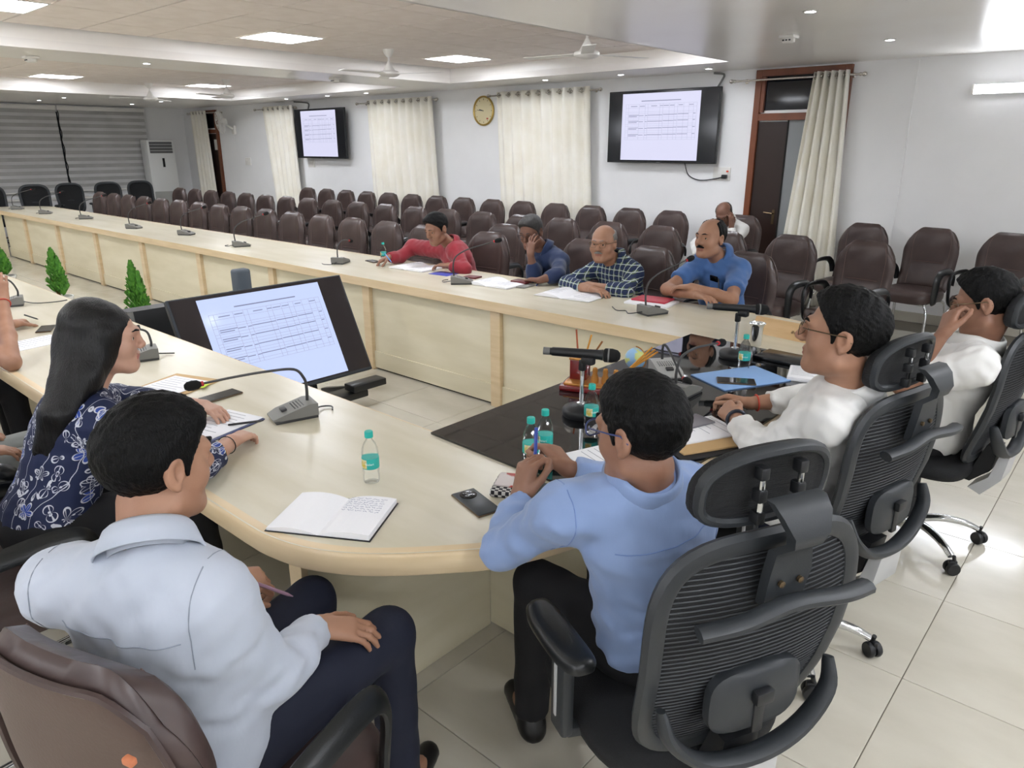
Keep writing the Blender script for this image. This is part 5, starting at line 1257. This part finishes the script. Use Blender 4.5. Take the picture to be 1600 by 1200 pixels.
# ------------------------------------------------------------------ things on the table
def on(x, y, z=ZT): p = at(x, y, z); return (float(p[0]), float(p[1]), z)
M_mg = mat('mic_grey', '75746F', .45, bump=.1, bscale=600); M_md = mat('mic_dark', '3A3A3A', .45); M_foam = mat('mic_foam', '121213', .95, bump=.8, bscale=900); M_red = mat('red_ring', 'B5272B', .4)
def gooseneck(x, y, d, label, path, z=ZT, light=False, cable=None):
    """desk microphone: wedge base pointing along d (2-vector towards the speaker), path = neck points (forward, up) from the rear"""
    r = empty('gooseneck_microphone', (x, y, z), math.atan2(d[1], d[0])-math.pi/2); tag(r, label, 'microphone')
    m = mat('mic_light_grey', 'A9A9A6', .45) if light else M_mg
    w, l = .056, .085
    rings = [[(-w, -l, .012), (w, -l, .012), (w, -l, .058), (-w, -l, .058)], [(-w, -l+.03, .012), (w, -l+.03, .012), (w, -l+.03, .06), (-w, -l+.03, .06)], [(-w, l*.6, .012), (w, l*.6, .012), (w, l*.6, .032), (-w, l*.6, .032)], [(-w*.86, l, .012), (w*.86, l, .012), (w*.86, l, .018), (-w*.86, l, .018)]]
    MB().loft(rings).build('base_housing', m, r, ang=25)
    MB().box((0, -.003, .007), (2*w-.004, 2*l-.008, .014), bev=.003).build('base_foot', M_md, r)
    sp = MB()
    for i in range(7):
        for j in range(4): yy = -.035+.011*j; sp.box((-.033+.011*i, yy, .0585-.0245*(max(0, yy+.055)/.106)), (.006, .004, .003))
    sp.build('speaker_slots', M_md, r)
    MB(Matrix.Translation((0, .035, .041)) @ Matrix.Rotation(-.25, 4, 'X')).box((0, 0, 0), (.034, .022, .012), bev=.003).build('talk_button', M_md, r)
    pts = spline([(0, a, b) for a, b in path], 6)
    MB().tube(pts, [.0062-.0018*i/len(pts) for i in range(len(pts))], 8).build('neck', M_md, r)
    e, p_ = pts[-1], pts[-2]; dv = (e-p_).normalized(); Mx = look(e, dv) @ Matrix.Rotation(-math.pi/2, 4, 'X')
    hd = MB(Mx).lathe([(0, 0), (.008, 0), (.0165, .012), (.0185, .03), (.0165, .046), (.009, .056), (0, .058)], 14).build('foam_head', M_foam, r)
    MB(Mx).lathe([(.0085, -.008), (.0095, -.008), (.0095, 0), (.0085, 0)], 12).build('light_ring', M_red, hd)
    if cable:
        MB().tube(spline([(a, b, .008 if i else .02) for i, (a, b) in enumerate(cable)], 6), .0032, 6).build('cable', M_black, r)
    return r
std = [(-.06, .055), (-.065, .13), (-.045, .20), (.03, .25), (.14, .285), (.25, .315)]
low = [(-.06, .055), (-.062, .10), (-.045, .155), (.03, .19), (.12, .19), (.2, .175)]
D0 = (.25, 1)
far_m = [(28, 327, (.5, .8), 'nearest the far table corner'), (72, 334, (.5, .8), 'second from the far table corner'), (135, 342, (.5, .9), 'third from the far table corner'),
         (210, 357, (.9, .5), 'fourth from the far table corner'), (292, 367, (.9, .5), 'fifth from the far table corner'), (378, 385, (.3, 1), 'sixth from the far table corner'),
         (533, 411, (-.5, .9), 'beside the green-capped bottle'), (722, 443, (.7, .7), 'beside the leaflet'), (1020, 490, (.35, 1), 'before the man in the blue short-sleeved shirt')]
for k, (px, py, d, w_) in enumerate(far_m):
    x, y, _ = on(px, py)
    gooseneck(x, y, d, 'grey gooseneck microphone on the far arm, '+w_, low if k == 6 else std, cable=[(0, -.085), (-.03, -.14), (-.09, -.15), (-.13, -.11)] if k != 8 else [(0, -.085), (-.05, -.15), (-.12, -.12), (-.16, -.16), (-.26, -.12)])
x, y, _ = on(458, 652); gooseneck(x, y, (-.28, -.96), 'large grey gooseneck microphone beside the woman writing', [(-.06, .055), (-.062, .11), (-.055, .15), (-.02, .19), (.08, .198), (.2, .196), (.31, .19)], cable=[(0, -.085), (.04, -.13), (.02, -.16), (-.02, -.15)])
x, y, _ = on(218, 562); gooseneck(x, y, (-.3, -.95), 'grey gooseneck microphone behind the woman\'s face', [(-.06, .055), (-.062, .09), (-.045, .14), (.03, .16), (.1, .155)], cable=[(0, -.085), (.03, -.12), (.01, -.16)])
x, y, _ = on(14, 478); gooseneck(x, y, (-.3, -.95), 'grey gooseneck microphone before the propped forearm', [(-.06, .055), (-.062, .10), (-.03, .165), (.05, .2), (.12, .21)], cable=[(0, -.085), (-.03, -.15), (-.05, -.26), (-.02, -.33)])
gooseneck(-1.55, 2.80, (.78, -.62), 'light grey gooseneck microphone on the black glass, front panel raised', [(-.06, .055), (-.06, .12), (-.02, .13), (.06, .10), (.16, .05), (.2, .045)], ZG, True)
gooseneck(-1.37, 2.62, (.0, 1), 'dark gooseneck microphone beside the red pen stand', [(-.06, .055), (-.062, .11), (-.03, .165), (.08, .18), (.2, .17), (.3, .158)], ZG)

# handheld microphones on round table stands
for (px, py, lab) in ((908, 648, 'black handheld microphone on a round chrome stand beside the red pen stand'), (1147, 558, 'black handheld microphone on a round chrome stand beside the steel tumbler')):
    x, y, _ = on(px, py, ZG)
    r = empty('microphone_stand', (x, y, ZG)); tag(r, lab.replace('handheld microphone on a round chrome stand', 'round-based table microphone stand'), 'stand')
    MB().lathe([(0, 0), (.07, 0), (.074, .008), (.074, .024), (.068, .032), (.03, .042), (.016, .046), (0, .046)], 30).build('weighted_base', M_black, r)
    MB().lathe([(.0085, .04), (.0085, .19), (0, .19)], 14).build('stem', M_chrome, r)
    MB().lathe([(.016, .044), (.019, .044), (.019, .05), (.0085, .054)], 16).build('collar', M_chrome, r)
    MB().box((0, 0, .2), (.024, .026, .045), bev=.006).build('swivel', M_black, r)
    cl = MB().box((.025, 0, .222), (.05, .034, .03), bev=.008).build('clip', M_black, r)
    hm = empty('handheld_microphone', (x, y, ZG+.245)); tag(hm, lab, 'microphone'); dv = Vector((.83, .52, -.03)); Mx = look((0, 0, 0), dv) @ Matrix.Rotation(-math.pi/2, 4, 'X')
    MB(Mx).lathe([(0, -.145), (.013, -.145), (.014, -.12), (.0165, -.115), (.0175, -.05), (.0185, .06), (.021, .075), (0, .075)], 20).build('mic_body', M_black, hm)
    MB(Mx).lathe([(.020, .076), (.026, .082), (.0265, .108), (.022, .128), (.012, .138), (0, .14)], 20).build('mic_grille', M_foam, hm)
    MB(Mx).lathe([(.0265, .092), (.0272, .095), (.0265, .098)], 20).build('grille_ring', M_gray, hm); MB(Mx).lathe([(.0135, -.15), (.0145, -.15), (.0145, -.125), (.0135, -.125)], 16).build('antenna_cap', M_gray, hm)
# water bottles
M_pet = mat('clear_pet', 'F4F8F8', .05, trans=1.0, ior=1.2, alpha=.45, spec=.6); M_cap = mat('teal_cap', '1FA89B', .4); M_lab = mat('teal_label', '27A79C', .45); M_pic = mat('label_picture', 'C9B23A', .5, col2='D9D3C0', nscale=60); M_lw = mat('label_white', 'E8F2EE', .5)
bot = None
def bottle(px, py, z, label, rz=0.0, sc=.84, loc=None):
    global bot
    l = loc or on(px, py, z)
    if bot is None:
        bot = empty('water_bottle')
        MB().lathe([(0, .004), (.02, .002), (.026, .0), (.03, .006), (.031, .03), (.0295, .036), (.031, .045), (.0315, .06), (.031, .105), (.0315, .115), (.029, .135), (.022, .155), (.014, .167), (.0125, .17), (.0125, .182), (0, .182)], 26).build('bottle_body', M_pet, bot)
        lb = MB().lathe([(.0318, .06), (.0322, .061), (.0322, .1), (.0318, .101)], 30).build('label_band', M_lab, bot)
        pc = MB(); a0 = -2.6
        pc.loft([[(.0325*math.cos(a0+.9*t/6), .0325*math.sin(a0+.9*t/6), z_) for t in range(7)] for z_ in (.063, .098)], cap=False, closed=False); pc.build('label_picture', M_pic, lb)
        text_mesh('Bisleri', .013, Matrix.Translation((0, 0, .081)) @ rotz(.2), M_lw, 'label_lettering', lb, bend=.0326, ext=.0002)
        MB().lathe([(0, .178), (.0155, .178), (.0158, .182), (.0155, .198), (.014, .201), (0, .201)], 24).build('cap', M_cap, bot)
        b = bot
    else: b = copy_tree(bot)
    b.location = l; b.rotation_euler = (0, 0, rz); b.scale = (sc, sc, sc); return tag(b, label, 'bottle')
bottle(581, 752, ZT, 'small water bottle with teal cap standing alone on the maple tabletop', .6)
bottle(829, 728, ZG, 'small water bottle with teal cap behind the raised pen, at the glass edge', .9)
bottle(851, 714, ZG, 'small water bottle with teal cap, rear one of the pair behind the raised pen', .2)
bottle(923, 668, ZG, 'small water bottle with teal cap before the round microphone stand', .9)
bottle(1161, 578, ZG, 'small water bottle with teal cap beside the steel tumbler', .3)
bottle(600, 402, ZT, 'small green-capped water bottle at the hand of the man in red', .3, .84, loc=(float(aty(600, 400, 4.16)[0])-.02, 4.17, ZT))
# paper, books, pads
M_pap = mat('white_paper', 'EDEDF0', .7); M_blk = mat('black_cover', '16161A', .45); M_inkb = mat('blue_ink', '3B4A86', .6); M_prn = mat('grey_print', '8A8C94', .7)
def scribble(par, x0, x1, ys, m, seed, z, w=.0011, amp=.0035, M=None):
    b = MB(M) if M else MB(); rnd = random.Random(seed)
    for yy in ys:
        x = x0
        while x < x1-.004:
            l = rnd.uniform(.008, .022); pts = [(min(x+l*i/6, x1), yy+rnd.uniform(-amp, amp), z) for i in range(7)]; b.tube(pts, w*.55, 3, cap=False, flat=.35); x += l+.005
    b.build('handwriting', m, par, smooth=False)
def printed(par, w, l, z, m=None, seed=1, rows=12):
    b = MB(); rnd = random.Random(seed)
    for k in range(rows):
        yy = l*.42-l*.8*k/rows; e = rnd.uniform(.55, .95); b.box((-w*.42+w*.84*e/2, yy, z), (w*.84*e, .0022, .0003))
    b.build('printed_lines', m or M_prn, par, smooth=False)
def slab(name, label, cat, c, size, rz, m, z=ZT, bev=.002, pr=0, seed=1):
    o = MB().box((0, 0, size[2]/2), size, bev=bev).build(name, m, None); o.location = (c[0], c[1], z); o.rotation_euler = (0, 0, rz); tag(o, label, cat)
    if pr: printed(o, size[0], size[1], size[2]+.0003, seed=seed, rows=pr)
    return o
def open_book(c, rz, w, l, label, cover=None, z=ZT, hand=False, sag=.012, seed=2, thick=.012, name='open_notebook', pr=0):
    r = empty(name, (c[0], c[1], z), rz); tag(r, label, 'book')
    if cover: MB().box((0, 0, .0015), (2*w+.008, l+.008, .003), bev=.001).build('cover', cover, r)
    for s_, nm in ((-1, 'left_pages'), (1, 'right_pages')):
        rows = []
        th = thick if s_ > 0 else thick*.45
        for i in range(9):
            t = i/8; zz = .003+th*(1-(1-t)**4)*(1 if t < .95 else .92)+sag*math.sin(math.pi*t)*(.6 if s_ < 0 else .15); rows.append([(s_*w*t, -l/2, zz), (s_*w*t, l/2, zz)])
        b = MB(); vs = [p for q in rows for p in q]+[(p[0], p[1], .003) for q in rows for p in q]; n = len(rows); fs = []
        for i in range(n-1): fs += [(2*i, 2*i+1, 2*i+3, 2*i+2), (2*n+2*i, 2*n+2*i+2, 2*n+2*i+3, 2*n+2*i+1), (2*i, 2*i+2, 2*n+2*i+2, 2*n+2*i), (2*i+1, 2*n+2*i+1, 2*n+2*i+3, 2*i+3)]
        fs += [(2*n-2, 2*n-1, 4*n-1, 4*n-2)]
        b.add(vs, fs); pg = b.build(nm, M_pap, r, smooth=False)
        if s_ > 0 and hand: scribble(pg, .02, w-.02, [l*.40-.0125*k for k in range(7)], M_inkb, 4, .003+th+sag*.15+.0005)
        if pr:
            q = MB(); rnd = random.Random(seed+s_)
            for k in range(pr): q.box((s_*w*.52, l*.4-l*.78*k/pr, .003+th*1.0+sag*(.62 if s_ < 0 else .17)), (w*.6*rnd.uniform(.6, 1), .002, .0004))
            q.build('printed_lines', M_prn, pg, smooth=False)
    return r
nb = (at(415, 832, ZT)+at(560, 850, ZT)+at(500, 772, ZT)+at(608, 785, ZT))/4
vx = at(608, 785, ZT)-at(500, 772, ZT)
open_book((nb[0], nb[1]), math.atan2(vx[1], vx[0])+.05, .148, .215, 'open ruled notebook with blue handwriting and a dark cover near the rounded edge', M_blk, hand=True, thick=.016)
def phone(px, py, rz, label, z=ZT, size=(.077, .162, .0085), cam=True, m=None):
    x, y, _ = on(px, py, z); r = empty('mobile_phone', (x, y, z), rz); tag(r, label, 'phone')
    MB().box((0, 0, size[2]/2), size, bev=.0035, seg=3).build('phone_body', m or mat('slate_phone', '2C3236', .35), r)
    MB().box((0, 0, size[2]/2), (size[0]+.0012, size[1]+.0012, .003), bev=.0012).build('phone_edge', mat('bronze_edge', '8A6C4A', .3, .7), r)
    if cam:
        c = MB().lathe([(0, 0), (.026, 0), (.026, .0016), (.0245, .002), (0, .002)], 26, Matrix.Translation((0, .047, size[2]))).build('camera_ring', M_blackg, r)
        for a, b in ((-.009, .009), (.009, .009), (-.009, -.009), (.009, -.009)): MB().lathe([(0, 0), (.006, 0), (.006, .0012), (.0035, .0014), (0, .0008)], 12, Matrix.Translation((a, .047+b, size[2]+.0018))).build('camera_lens', M_glassd, c)
    else: MB().box((0, 0, size[2]+.0002), (size[0]-.005, size[1]-.006, .0006)).build('phone_screen', M_blackg, r)
    return r
d = at(703, 775, ZT)-at(752, 815, ZT); phone(744, 787, math.atan2(d[1], d[0])-math.pi/2, 'dark slate phone with a round camera cluster near the light blue sleeve')
phone(345, 620, math.atan2(at(385, 610, ZT)[1]-at(310, 632, ZT)[1], at(385, 610, ZT)[0]-at(310, 632, ZT)[0])-math.pi/2, 'dark phone lying between the woman\'s papers and her hand', cam=False)
phone(72, 515, 1.1, 'black phone beside the loose papers of the propped forearm', cam=False, m=M_black)
phone(583, 409, 1.4, 'black phone beside the bottle of the man in red', cam=False, m=M_black)
def pen(a, b, label, m, r_=.0045):
    a, b = Vector(a), Vector(b); c = (a+b)/2; o = MB(Matrix.Translation(-c)); o.tube([a, a+(b-a)*.88, b], [r_, r_, .0012], 8); q = o.build('pen', m); q.location = c; return tag(q, label, 'pen')
pen(at(383, 905, .735), at(458, 932, .69), 'slim pink and black pen held by the man in the pale grey shirt', mat('pink_pen', '8F6F80', .35))
pen(at(838, 668, 1.03), at(835, 745, .90), 'blue pen held upright by the man in light blue', mat('blue_pen', '3B4FA0', .35), .005)
pen(on(357, 664, ZT+.008), on(412, 657, ZT+.03), 'dark pen in the hand of the woman writing', M_black)
pen(at(38, 492, .80), at(60, 499, .775), 'black pen in the hand beside the propped forearm', M_black)
pen(aty(601, 396, 4.0), aty(612, 410, 3.95), 'blue pen in the hand of the man in red', mat('cyan_pen', '3F86C4', .35))
pen(on(838, 446, ZT+.006), on(846, 438, ZT+.02), 'blue pen standing by the loose papers of the man in the checked shirt', mat('navy_pen', '3A4A8C', .35))
# near-left papers
slab('kraft_folder', 'brown kraft folder under the woman\'s papers', 'folder', on(262, 608)[:2], (.26, .36, .005), .35, mat('kraft', 'C2A172', .75))
slab('paper_sheet', 'white printed sheets on the kraft folder', 'paper', on(258, 609)[:2], (.21, .297, .003), .3, M_pap, ZT+.005, .0005, 10, 2)
slab('sticky_note', 'yellow-green sticky flag on the woman\'s folder', 'sticky note', on(318, 606)[:2], (.03, .05, .002), .6, mat('lime_note', 'BFD83A', .7), ZT+.0085, .0005)
slab('clipboard', 'blue clipboard under the sheet the woman writes on', 'clipboard', on(338, 668)[:2], (.2, .29, .004), .25, mat('navy_board', '35406B', .5))
slab('paper_sheet', 'white ruled sheet the woman writes on', 'paper', on(339, 666)[:2], (.19, .28, .002), .24, M_pap, ZT+.004, .0005, 9, 3)
slab('paper_sheet', 'loose printed sheets before the propped forearm', 'paper', on(50, 537)[:2], (.21, .30, .004), .2, M_pap, ZT, .0005, 10, 4)
# far arm papers
open_book(on(652, 419)[:2], .05, .2, .29, 'open book under the pen of the man in red', None, sag=.03, pr=9)
open_book(on(778, 444)[:2], .05, .2, .28, 'open book before the man in navy', None, sag=.03, pr=9, seed=5)
open_book(on(893, 462)[:2], .1, .22, .29, 'open loose papers before the man in the checked shirt', None, sag=.035, thick=.006, seed=7, pr=8)
slab('leaflet', 'blue-backed leaflet between the man in red and the microphone', 'leaflet', on(693, 428)[:2], (.2, .15, .003), .1, mat('blue_leaflet', '4A50A8', .5))
slab('note_pad', 'maroon pocket diary beside the blue-backed leaflet', 'diary', on(738, 434)[:2], (.12, .1, .012), .2, mat('maroon', '5E1E22', .45))
slab('note_pad', 'grey notebook under the maroon wallet', 'notebook', on(811, 447)[:2], (.19, .14, .012), .1, mat('grey_pad', '8E8C88', .5))
slab('wallet', 'maroon wallet on the grey notebook', 'wallet', on(815, 444)[:2], (.14, .1, .018), .1, mat('maroon_wallet', '5A1A1C', .4), ZT+.012, .005)
slab('document_pad', 'white document pad under the red folder', 'document', on(1018, 474)[:2], (.30, .22, .014), .12, M_pap)
slab('red_folder', 'red folder lying on a white document pad before the man in blue', 'folder', on(1020, 472)[:2], (.24, .17, .01), .12, mat('red_card', 'B32F43', .5), ZT+.014)
# head of the table
slab('blue_folder', 'light blue folder with a phone on it, on the black glass', 'folder', (-1.28, 2.98), (.24, .36, .006), -.45, mat('sky_folder', '86ABDB', .6), ZG)
phone(1150, 597, -1.05, 'phone lying on the light blue folder', ZG+.006, cam=False)
slab('paper_stack', 'curled white papers beside the man with clasped hands', 'paper', (-1.07, 3.2), (.15, .2, .02), .3, M_pap, ZG, .004, 8, 6)
slab('tablet', 'black closed tablet lying on the glass behind the tumbler', 'tablet', (-1.24, 3.40), (.26, .17, .018), -.05, mat('tablet_black', '121418', .2), ZG, .005)
tu = empty('steel_tumbler', on(1180, 540, ZT)); tag(tu, 'shiny steel tumbler with a flared rim', 'tumbler')
MB().lathe([(0, .002), (.027, 0), (.029, .003), (.033, .1), (.04, .118), (.043, .121), (.041, .123), (.031, .102), (.027, .006), (0, .006)], 30).build('cup', M_chrome, tu)
bxn = empty('name_box', on(1232, 527, ZT), math.atan2(-.04, .27)); tag(bxn, 'long tan wooden name block behind the tumbler', 'name block')
MB().loft([[(-.2, -.05, 0), (.2, -.05, 0), (.2, .05, 0), (-.2, .05, 0)], [(-.2, -.012, .085), (.2, -.012, .085), (.2, .012, .085), (-.2, .012, .085)]]).build('block', mat('tan_wood', 'D2B183', .5, col2='C6A273', nscale=4, nstretch=(1, 6, 6)), bxn, smooth=False)
scribble(bxn, .03, .12, (.0,), mat('brown_mark', '6B5335', .6), 9, 0, w=.003, amp=.010, M=Matrix.Translation((0, -.034, .042)) @ Matrix.Rotation(math.radians(66), 4, 'X'))
# pen stand, globe, carved stand
org_ = empty('pen_stand', (-1.66, 2.44, ZG), .35); tag(org_, 'red lacquer pen stand with pencils and gold figures', 'pen stand')
M_lac = mat('red_lacquer', '6E1418', .2, coat=.5); M_gold = mat('gold_paint', 'B07A3A', .35, .5)
MB().box((0, 0, .012), (.32, .16, .024), bev=.006).build('plinth', M_lac, org_); MB().box((0, 0, .028), (.29, .135, .01), bev=.004).build('gold_tray', M_gold, org_)
MB().box((-.1, .03, .075), (.075, .07, .09), bev=.006).build('pen_cup', M_lac, org_); MB().box((-.1, .03, .122), (.08, .075, .01), bev=.003).build('cup_rim', M_gold, org_)
for k, (a, b, cc) in enumerate(((-.02, .03, 'A5522C'), (.03, .05, 'C98A2B'), (.07, .02, '8C5A2A'))): MB().tube([(-.1+a*.3, .03, .08), (-.1+a*.3+a, .03+b*.5, .24-.02*k)], .004, 6).build('pencil', mat('pencil_'+cc, cc, .5), org_)
for k in range(3): MB().tube([(.09, .02+.01*k, .07), (.2+.01*k, .06+.012*k, .19-.012*k)], .0042, 6).build('pencil', mat('ochre_pencil', 'C88A2E', .45), org_)
for k in range(5):
    xx = -.02+.045*k; MB().lathe([(0, 0), (.016, 0), (.018, .02), (.01, .045), (.012, .055), (.009, .068), (0, .072)], 12, Matrix.Translation((xx, -.02, .03))).build('gold_figure', M_gold, org_)
gb = empty('desk_globe', (-1.63, 2.66, ZG)); tag(gb, 'small blue desk globe behind the red pen stand', 'globe')
MB().lathe([(0, 0), (.035, 0), (.035, .008), (.008, .016), (.006, .05), (0, .05)], 18).build('globe_foot', M_gold, gb)
MB().lathe([(.047*math.sin(math.pi*k/14), .095-.047*math.cos(math.pi*k/14)) for k in range(15)], 24).build('globe_ball', mat('globe_map', '8FB9DE', .3, col2='C3CC7A', nscale=22, mixlo=.5, mixhi=.56), gb)
MB().tube([(.054*math.sin(a), 0, .095-.054*math.cos(a)) for a in [math.pi*k/12 for k in range(13)]], .003, 6).build('meridian', M_gold, gb)
tr_ = MB().lathe([(0, .0), (.06, 0), (.075, .014), (.078, .02), (.07, .02), (.055, .008), (0, .008)], 26).build('ash_tray', mat('grey_dish', '6F6C66', .3)); tr_.location = (-1.44, 2.34, ZG); tag(tr_, 'shallow grey dish beside the red pen stand', 'dish')
# pad with dark spectacles, clipboard of the man with clasped hands
slab('black_clipboard', 'black clipboard under a kraft pad near the white elbow', 'clipboard', on(1100, 690, ZG)[:2], (.25, .33, .006), -.5, M_blk, ZG)
slab('kraft_pad', 'brown kraft pad on the black clipboard', 'pad', on(1099, 687, ZG)[:2], (.22, .3, .008), -.5, mat('kraft', 'C2A172', .75), ZG+.006)
slab('paper_sheet', 'white sheets on the kraft pad near the white elbow', 'paper', on(1092, 678, ZG)[:2], (.19, .25, .006), -.45, M_pap, ZG+.014, .001, 6, 8)
sg = slab('pouch', 'grey plastic pouch on the white sheets', 'pouch', on(1080, 668, ZG)[:2], (.1, .14, .008), -.3, mat('grey_pouch', '77757A', .25), ZG+.02, .003)
slab('paper_sheet', 'white printed sheet in a blue-edged file before the light blue shirt', 'paper', on(965, 716, ZG)[:2], (.21, .297, .004), -.35, M_pap, ZG+.004, .0005, 9, 9)
slab('blue_file', 'blue-edged file under the printed sheet before the light blue shirt', 'file', on(963, 717, ZG)[:2], (.23, .31, .004), -.35, mat('blue_file', '2F3F80', .5), ZG)
cb_ = empty('folded_cloth', (on(797, 765)[0], on(797, 765)[1], ZT), .5); tag(cb_, 'black and white checked folded cloth with a printed packet on top', 'cloth')
m = mat('check_cloth', 'D8D5D0', .85); nt = m.node_tree; ck_ = nt.nodes.new('ShaderNodeTexChecker'); ck_.inputs['Scale'].default_value = 90; ck_.inputs[1].default_value = lin('25242A'); ck_.inputs[2].default_value = lin('CFCCC8'); tcx = nt.nodes.new('ShaderNodeTexCoord'); nt.links.new(tcx.outputs['Object'], ck_.inputs['Vector']); nt.links.new(ck_.outputs[0], nt.nodes['Principled BSDF'].inputs['Base Color'])
MB().box((0, 0, .012), (.1, .13, .024), bev=.009, seg=3).build('cloth', m, cb_); MB().box((0, .01, .027), (.085, .09, .006), bev=.002).build('packet', mat('packet', 'D2C9C6', .4, col2='B7443C', nscale=18, mixlo=.55, mixhi=.6), cb_)
slab('black_planner', 'black planner under the forearm of the man in light blue', 'planner', on(866, 790)[:2], (.15, .22, .012), .35, M_blk)
slab('white_card', 'white printed card on the black planner', 'card', on(857, 800)[:2], (.06, .09, .002), .3, M_pap, ZT+.012, .0004, 4, 11)
# ------------------------------------------------------------------ floor monitor in the opening
TRc, BRc = np.array([-4.30, 3.0, .89]), np.array([-3.99, 3.0, .26]); upv = unit(TRc-BRc); ctr = (TRc+BRc)/2-np.array([0, .6, 0]); nrm = unit(np.cross((0, 1, 0), upv))
mo = empty('floor_monitor', (float(ctr[0]), float(ctr[1]), 0)); tag(mo, 'large flat screen leaning back on a low stand inside the table ring, showing a table', 'monitor')
MM = frame(Vector((0, 0, float(ctr[2]))), Vector((0, 1, 0)), Vector(-nrm), Vector(upv)); inv = MB
MB(MM).box((0, .02, 0), (1.23, .04, .705), bev=.006).build('casing', mat('monitor_case', '2B3138', .4), mo, smooth=False)
MB(MM).box((0, -.002, .005), (1.2, .004, .675)).build('screen', mat('monitor_glass', '2A2526', .06), mo, smooth=False)
pp_ = empty('screen_content', (0, 0, 0)); pp_.parent = mo; pp_.matrix_local = MM
M_page2 = screen_mat('monitor_page', 'C6D4FC', .66); M_page2.node_tree.nodes['Principled BSDF'].inputs['Roughness'].default_value = .1
screen_print(pp_, 1.2, .675, -.005)
for ch in pp_.children:
    if ch.name.startswith('lit_page'): ch.data.materials.clear(); ch.data.materials.append(M_page2)
for ch in list(pp_.children): ch.parent = mo; ch.matrix_local = MM
bpy.data.objects.remove(pp_)
MB().box((.10, 0, .10), (.16, 1.1, .05), bev=.01).build('stand_rail', M_black, mo); MB().box((-.02, 0, .03), (.5, .12, .06), bev=.01).build('stand_foot', M_black, mo)
for s_ in (-1, 1):
    MB().bar((.16, s_*.5, .14), (-.3, s_*.5, .02), .05, .05, bev=.006).build('stand_foot', M_black, mo); MB().bar((-.12, s_*.3, .05), (-.16, s_*.3, .6), .05, .04, bev=.006).build('stand_post', M_black, mo)
MB().box((.15, .55, .16), (.12, .28, .05), Matrix.Identity(4), bev=.008).build('stand_lip', M_black, mo)
sb = empty('tower_speaker', (-5.05, 2.62, 0)); tag(sb, 'dark grey upright speaker standing behind the floor monitor', 'speaker')
p = aty(375, 420, 2.62); zt = float(p[2]); sb.location = (float(p[0]), 2.62, 0)
MB().box((0, 0, zt/2), (.09, .12, zt), bev=.02, seg=3).build('speaker_column', mat('speaker_grey', '4A525A', .5), sb); MB().box((-.03, -.06, zt/2-.08), (.07, .05, zt-.16), bev=.01).build('side_unit', mat('speaker_grey', '4A525A', .5), sb); MB().box((0, 0, .012), (.26, .26, .024), bev=.006).build('foot_plate', M_black, sb)
p = aty(250, 512, 2.05); wd = empty('wedge_monitor', (float(p[0]), 2.05, 0)); tag(wd, 'black wedge-shaped floor box beside the floor monitor', 'floor box'); zt = float(aty(250, 482, 2.05)[2])
MB().loft([[(-.16, -.2, 0), (.16, -.2, 0), (.16, .2, 0), (-.16, .2, 0)], [(-.12, -.2, zt), (.02, -.2, zt), (.02, .2, zt), (-.12, .2, zt)]]).build('cabinet', M_black, wd, smooth=False)
for s_ in (-1, 1): MB().bar((.17, s_*.19, .01), (.03, s_*.19, zt), .03, .02).build('metal_edge', M_gray, wd)
# ------------------------------------------------------------------ potted arborvitae in the opening
M_leaf = mat('thuja_green', '3F7A2C', .6, col2='5E9A35', nscale=30); M_pot = mat('white_pot', 'D9D9D6', .4); M_soil = mat('soil', '33271D', .9); M_bark = mat('bark', '6B4A32', .9)
def thuja(px, ptop, Y, label, seed):
    q = aty(px, ptop, Y); zt = float(q[2]); r = empty('potted_cypress', (float(q[0]), Y, 0)); tag(r, label, 'plant'); rnd = random.Random(seed)
    MB().lathe([(0, 0), (.09, 0), (.1, .02), (.125, .21), (.135, .215), (.135, .235), (.12, .235), (.11, .2), (0, .2)], 26).build('pot', M_pot, r); MB().lathe([(0, .2), (.112, .2)], 20).build('soil', M_soil, r)
    st = MB()
    for k in range(5): a = k*1.26; st.tube([(0, 0, .19), (.02*math.cos(a), .02*math.sin(a), .3), (.05*math.cos(a), .05*math.sin(a), .45)], [.007, .005, .002], 5)
    st.build('stem', M_bark, r)
    lf = MB(); hz_ = zt-.29; spk = [(0, 0, 0.0), (.045, .03, .09)]
    for k in range(1000):
        t = rnd.random()**.8; ox, oy, dz = spk[k % 2]; rad = (.125*(1-t)**.7*min(1, t*4+.35)+.01)*(1 if k % 2 == 0 else .75)*rnd.uniform(.55, 1); a = rnd.uniform(0, 6.28); z0 = .27+(hz_-dz)*t
        b = Vector((ox+rad*.35*math.cos(a), oy+rad*.35*math.sin(a), z0-.03)); e = Vector((ox+rad*math.cos(a), oy+rad*math.sin(a), z0+.03)); d_ = (e-b); sd = Vector((-math.sin(a), math.cos(a), rnd.uniform(-.6, .6))).normalized()*.011
        m_ = b+d_*.55; lf.add([b, m_+sd, e, m_-sd, b+d_*.8+sd*.9+Vector((0, 0, .016)), b+d_*.8-sd*.9+Vector((0, 0, .016))], [(0, 1, 2), (0, 2, 3), (1, 4, 2), (3, 2, 5)])
    tag(lf.build('foliage', M_leaf, r, smooth=False), kind='stuff')
thuja(203, 408, 2.5, 'bright green potted cypress nearest the floor monitor', 1)
thuja(78, 388, 2.5, 'bushy green potted cypress, middle one of the plants inside the table ring', 2)
thuja(-6, 380, 2.5, 'green potted cypress farthest from the floor monitor', 3)
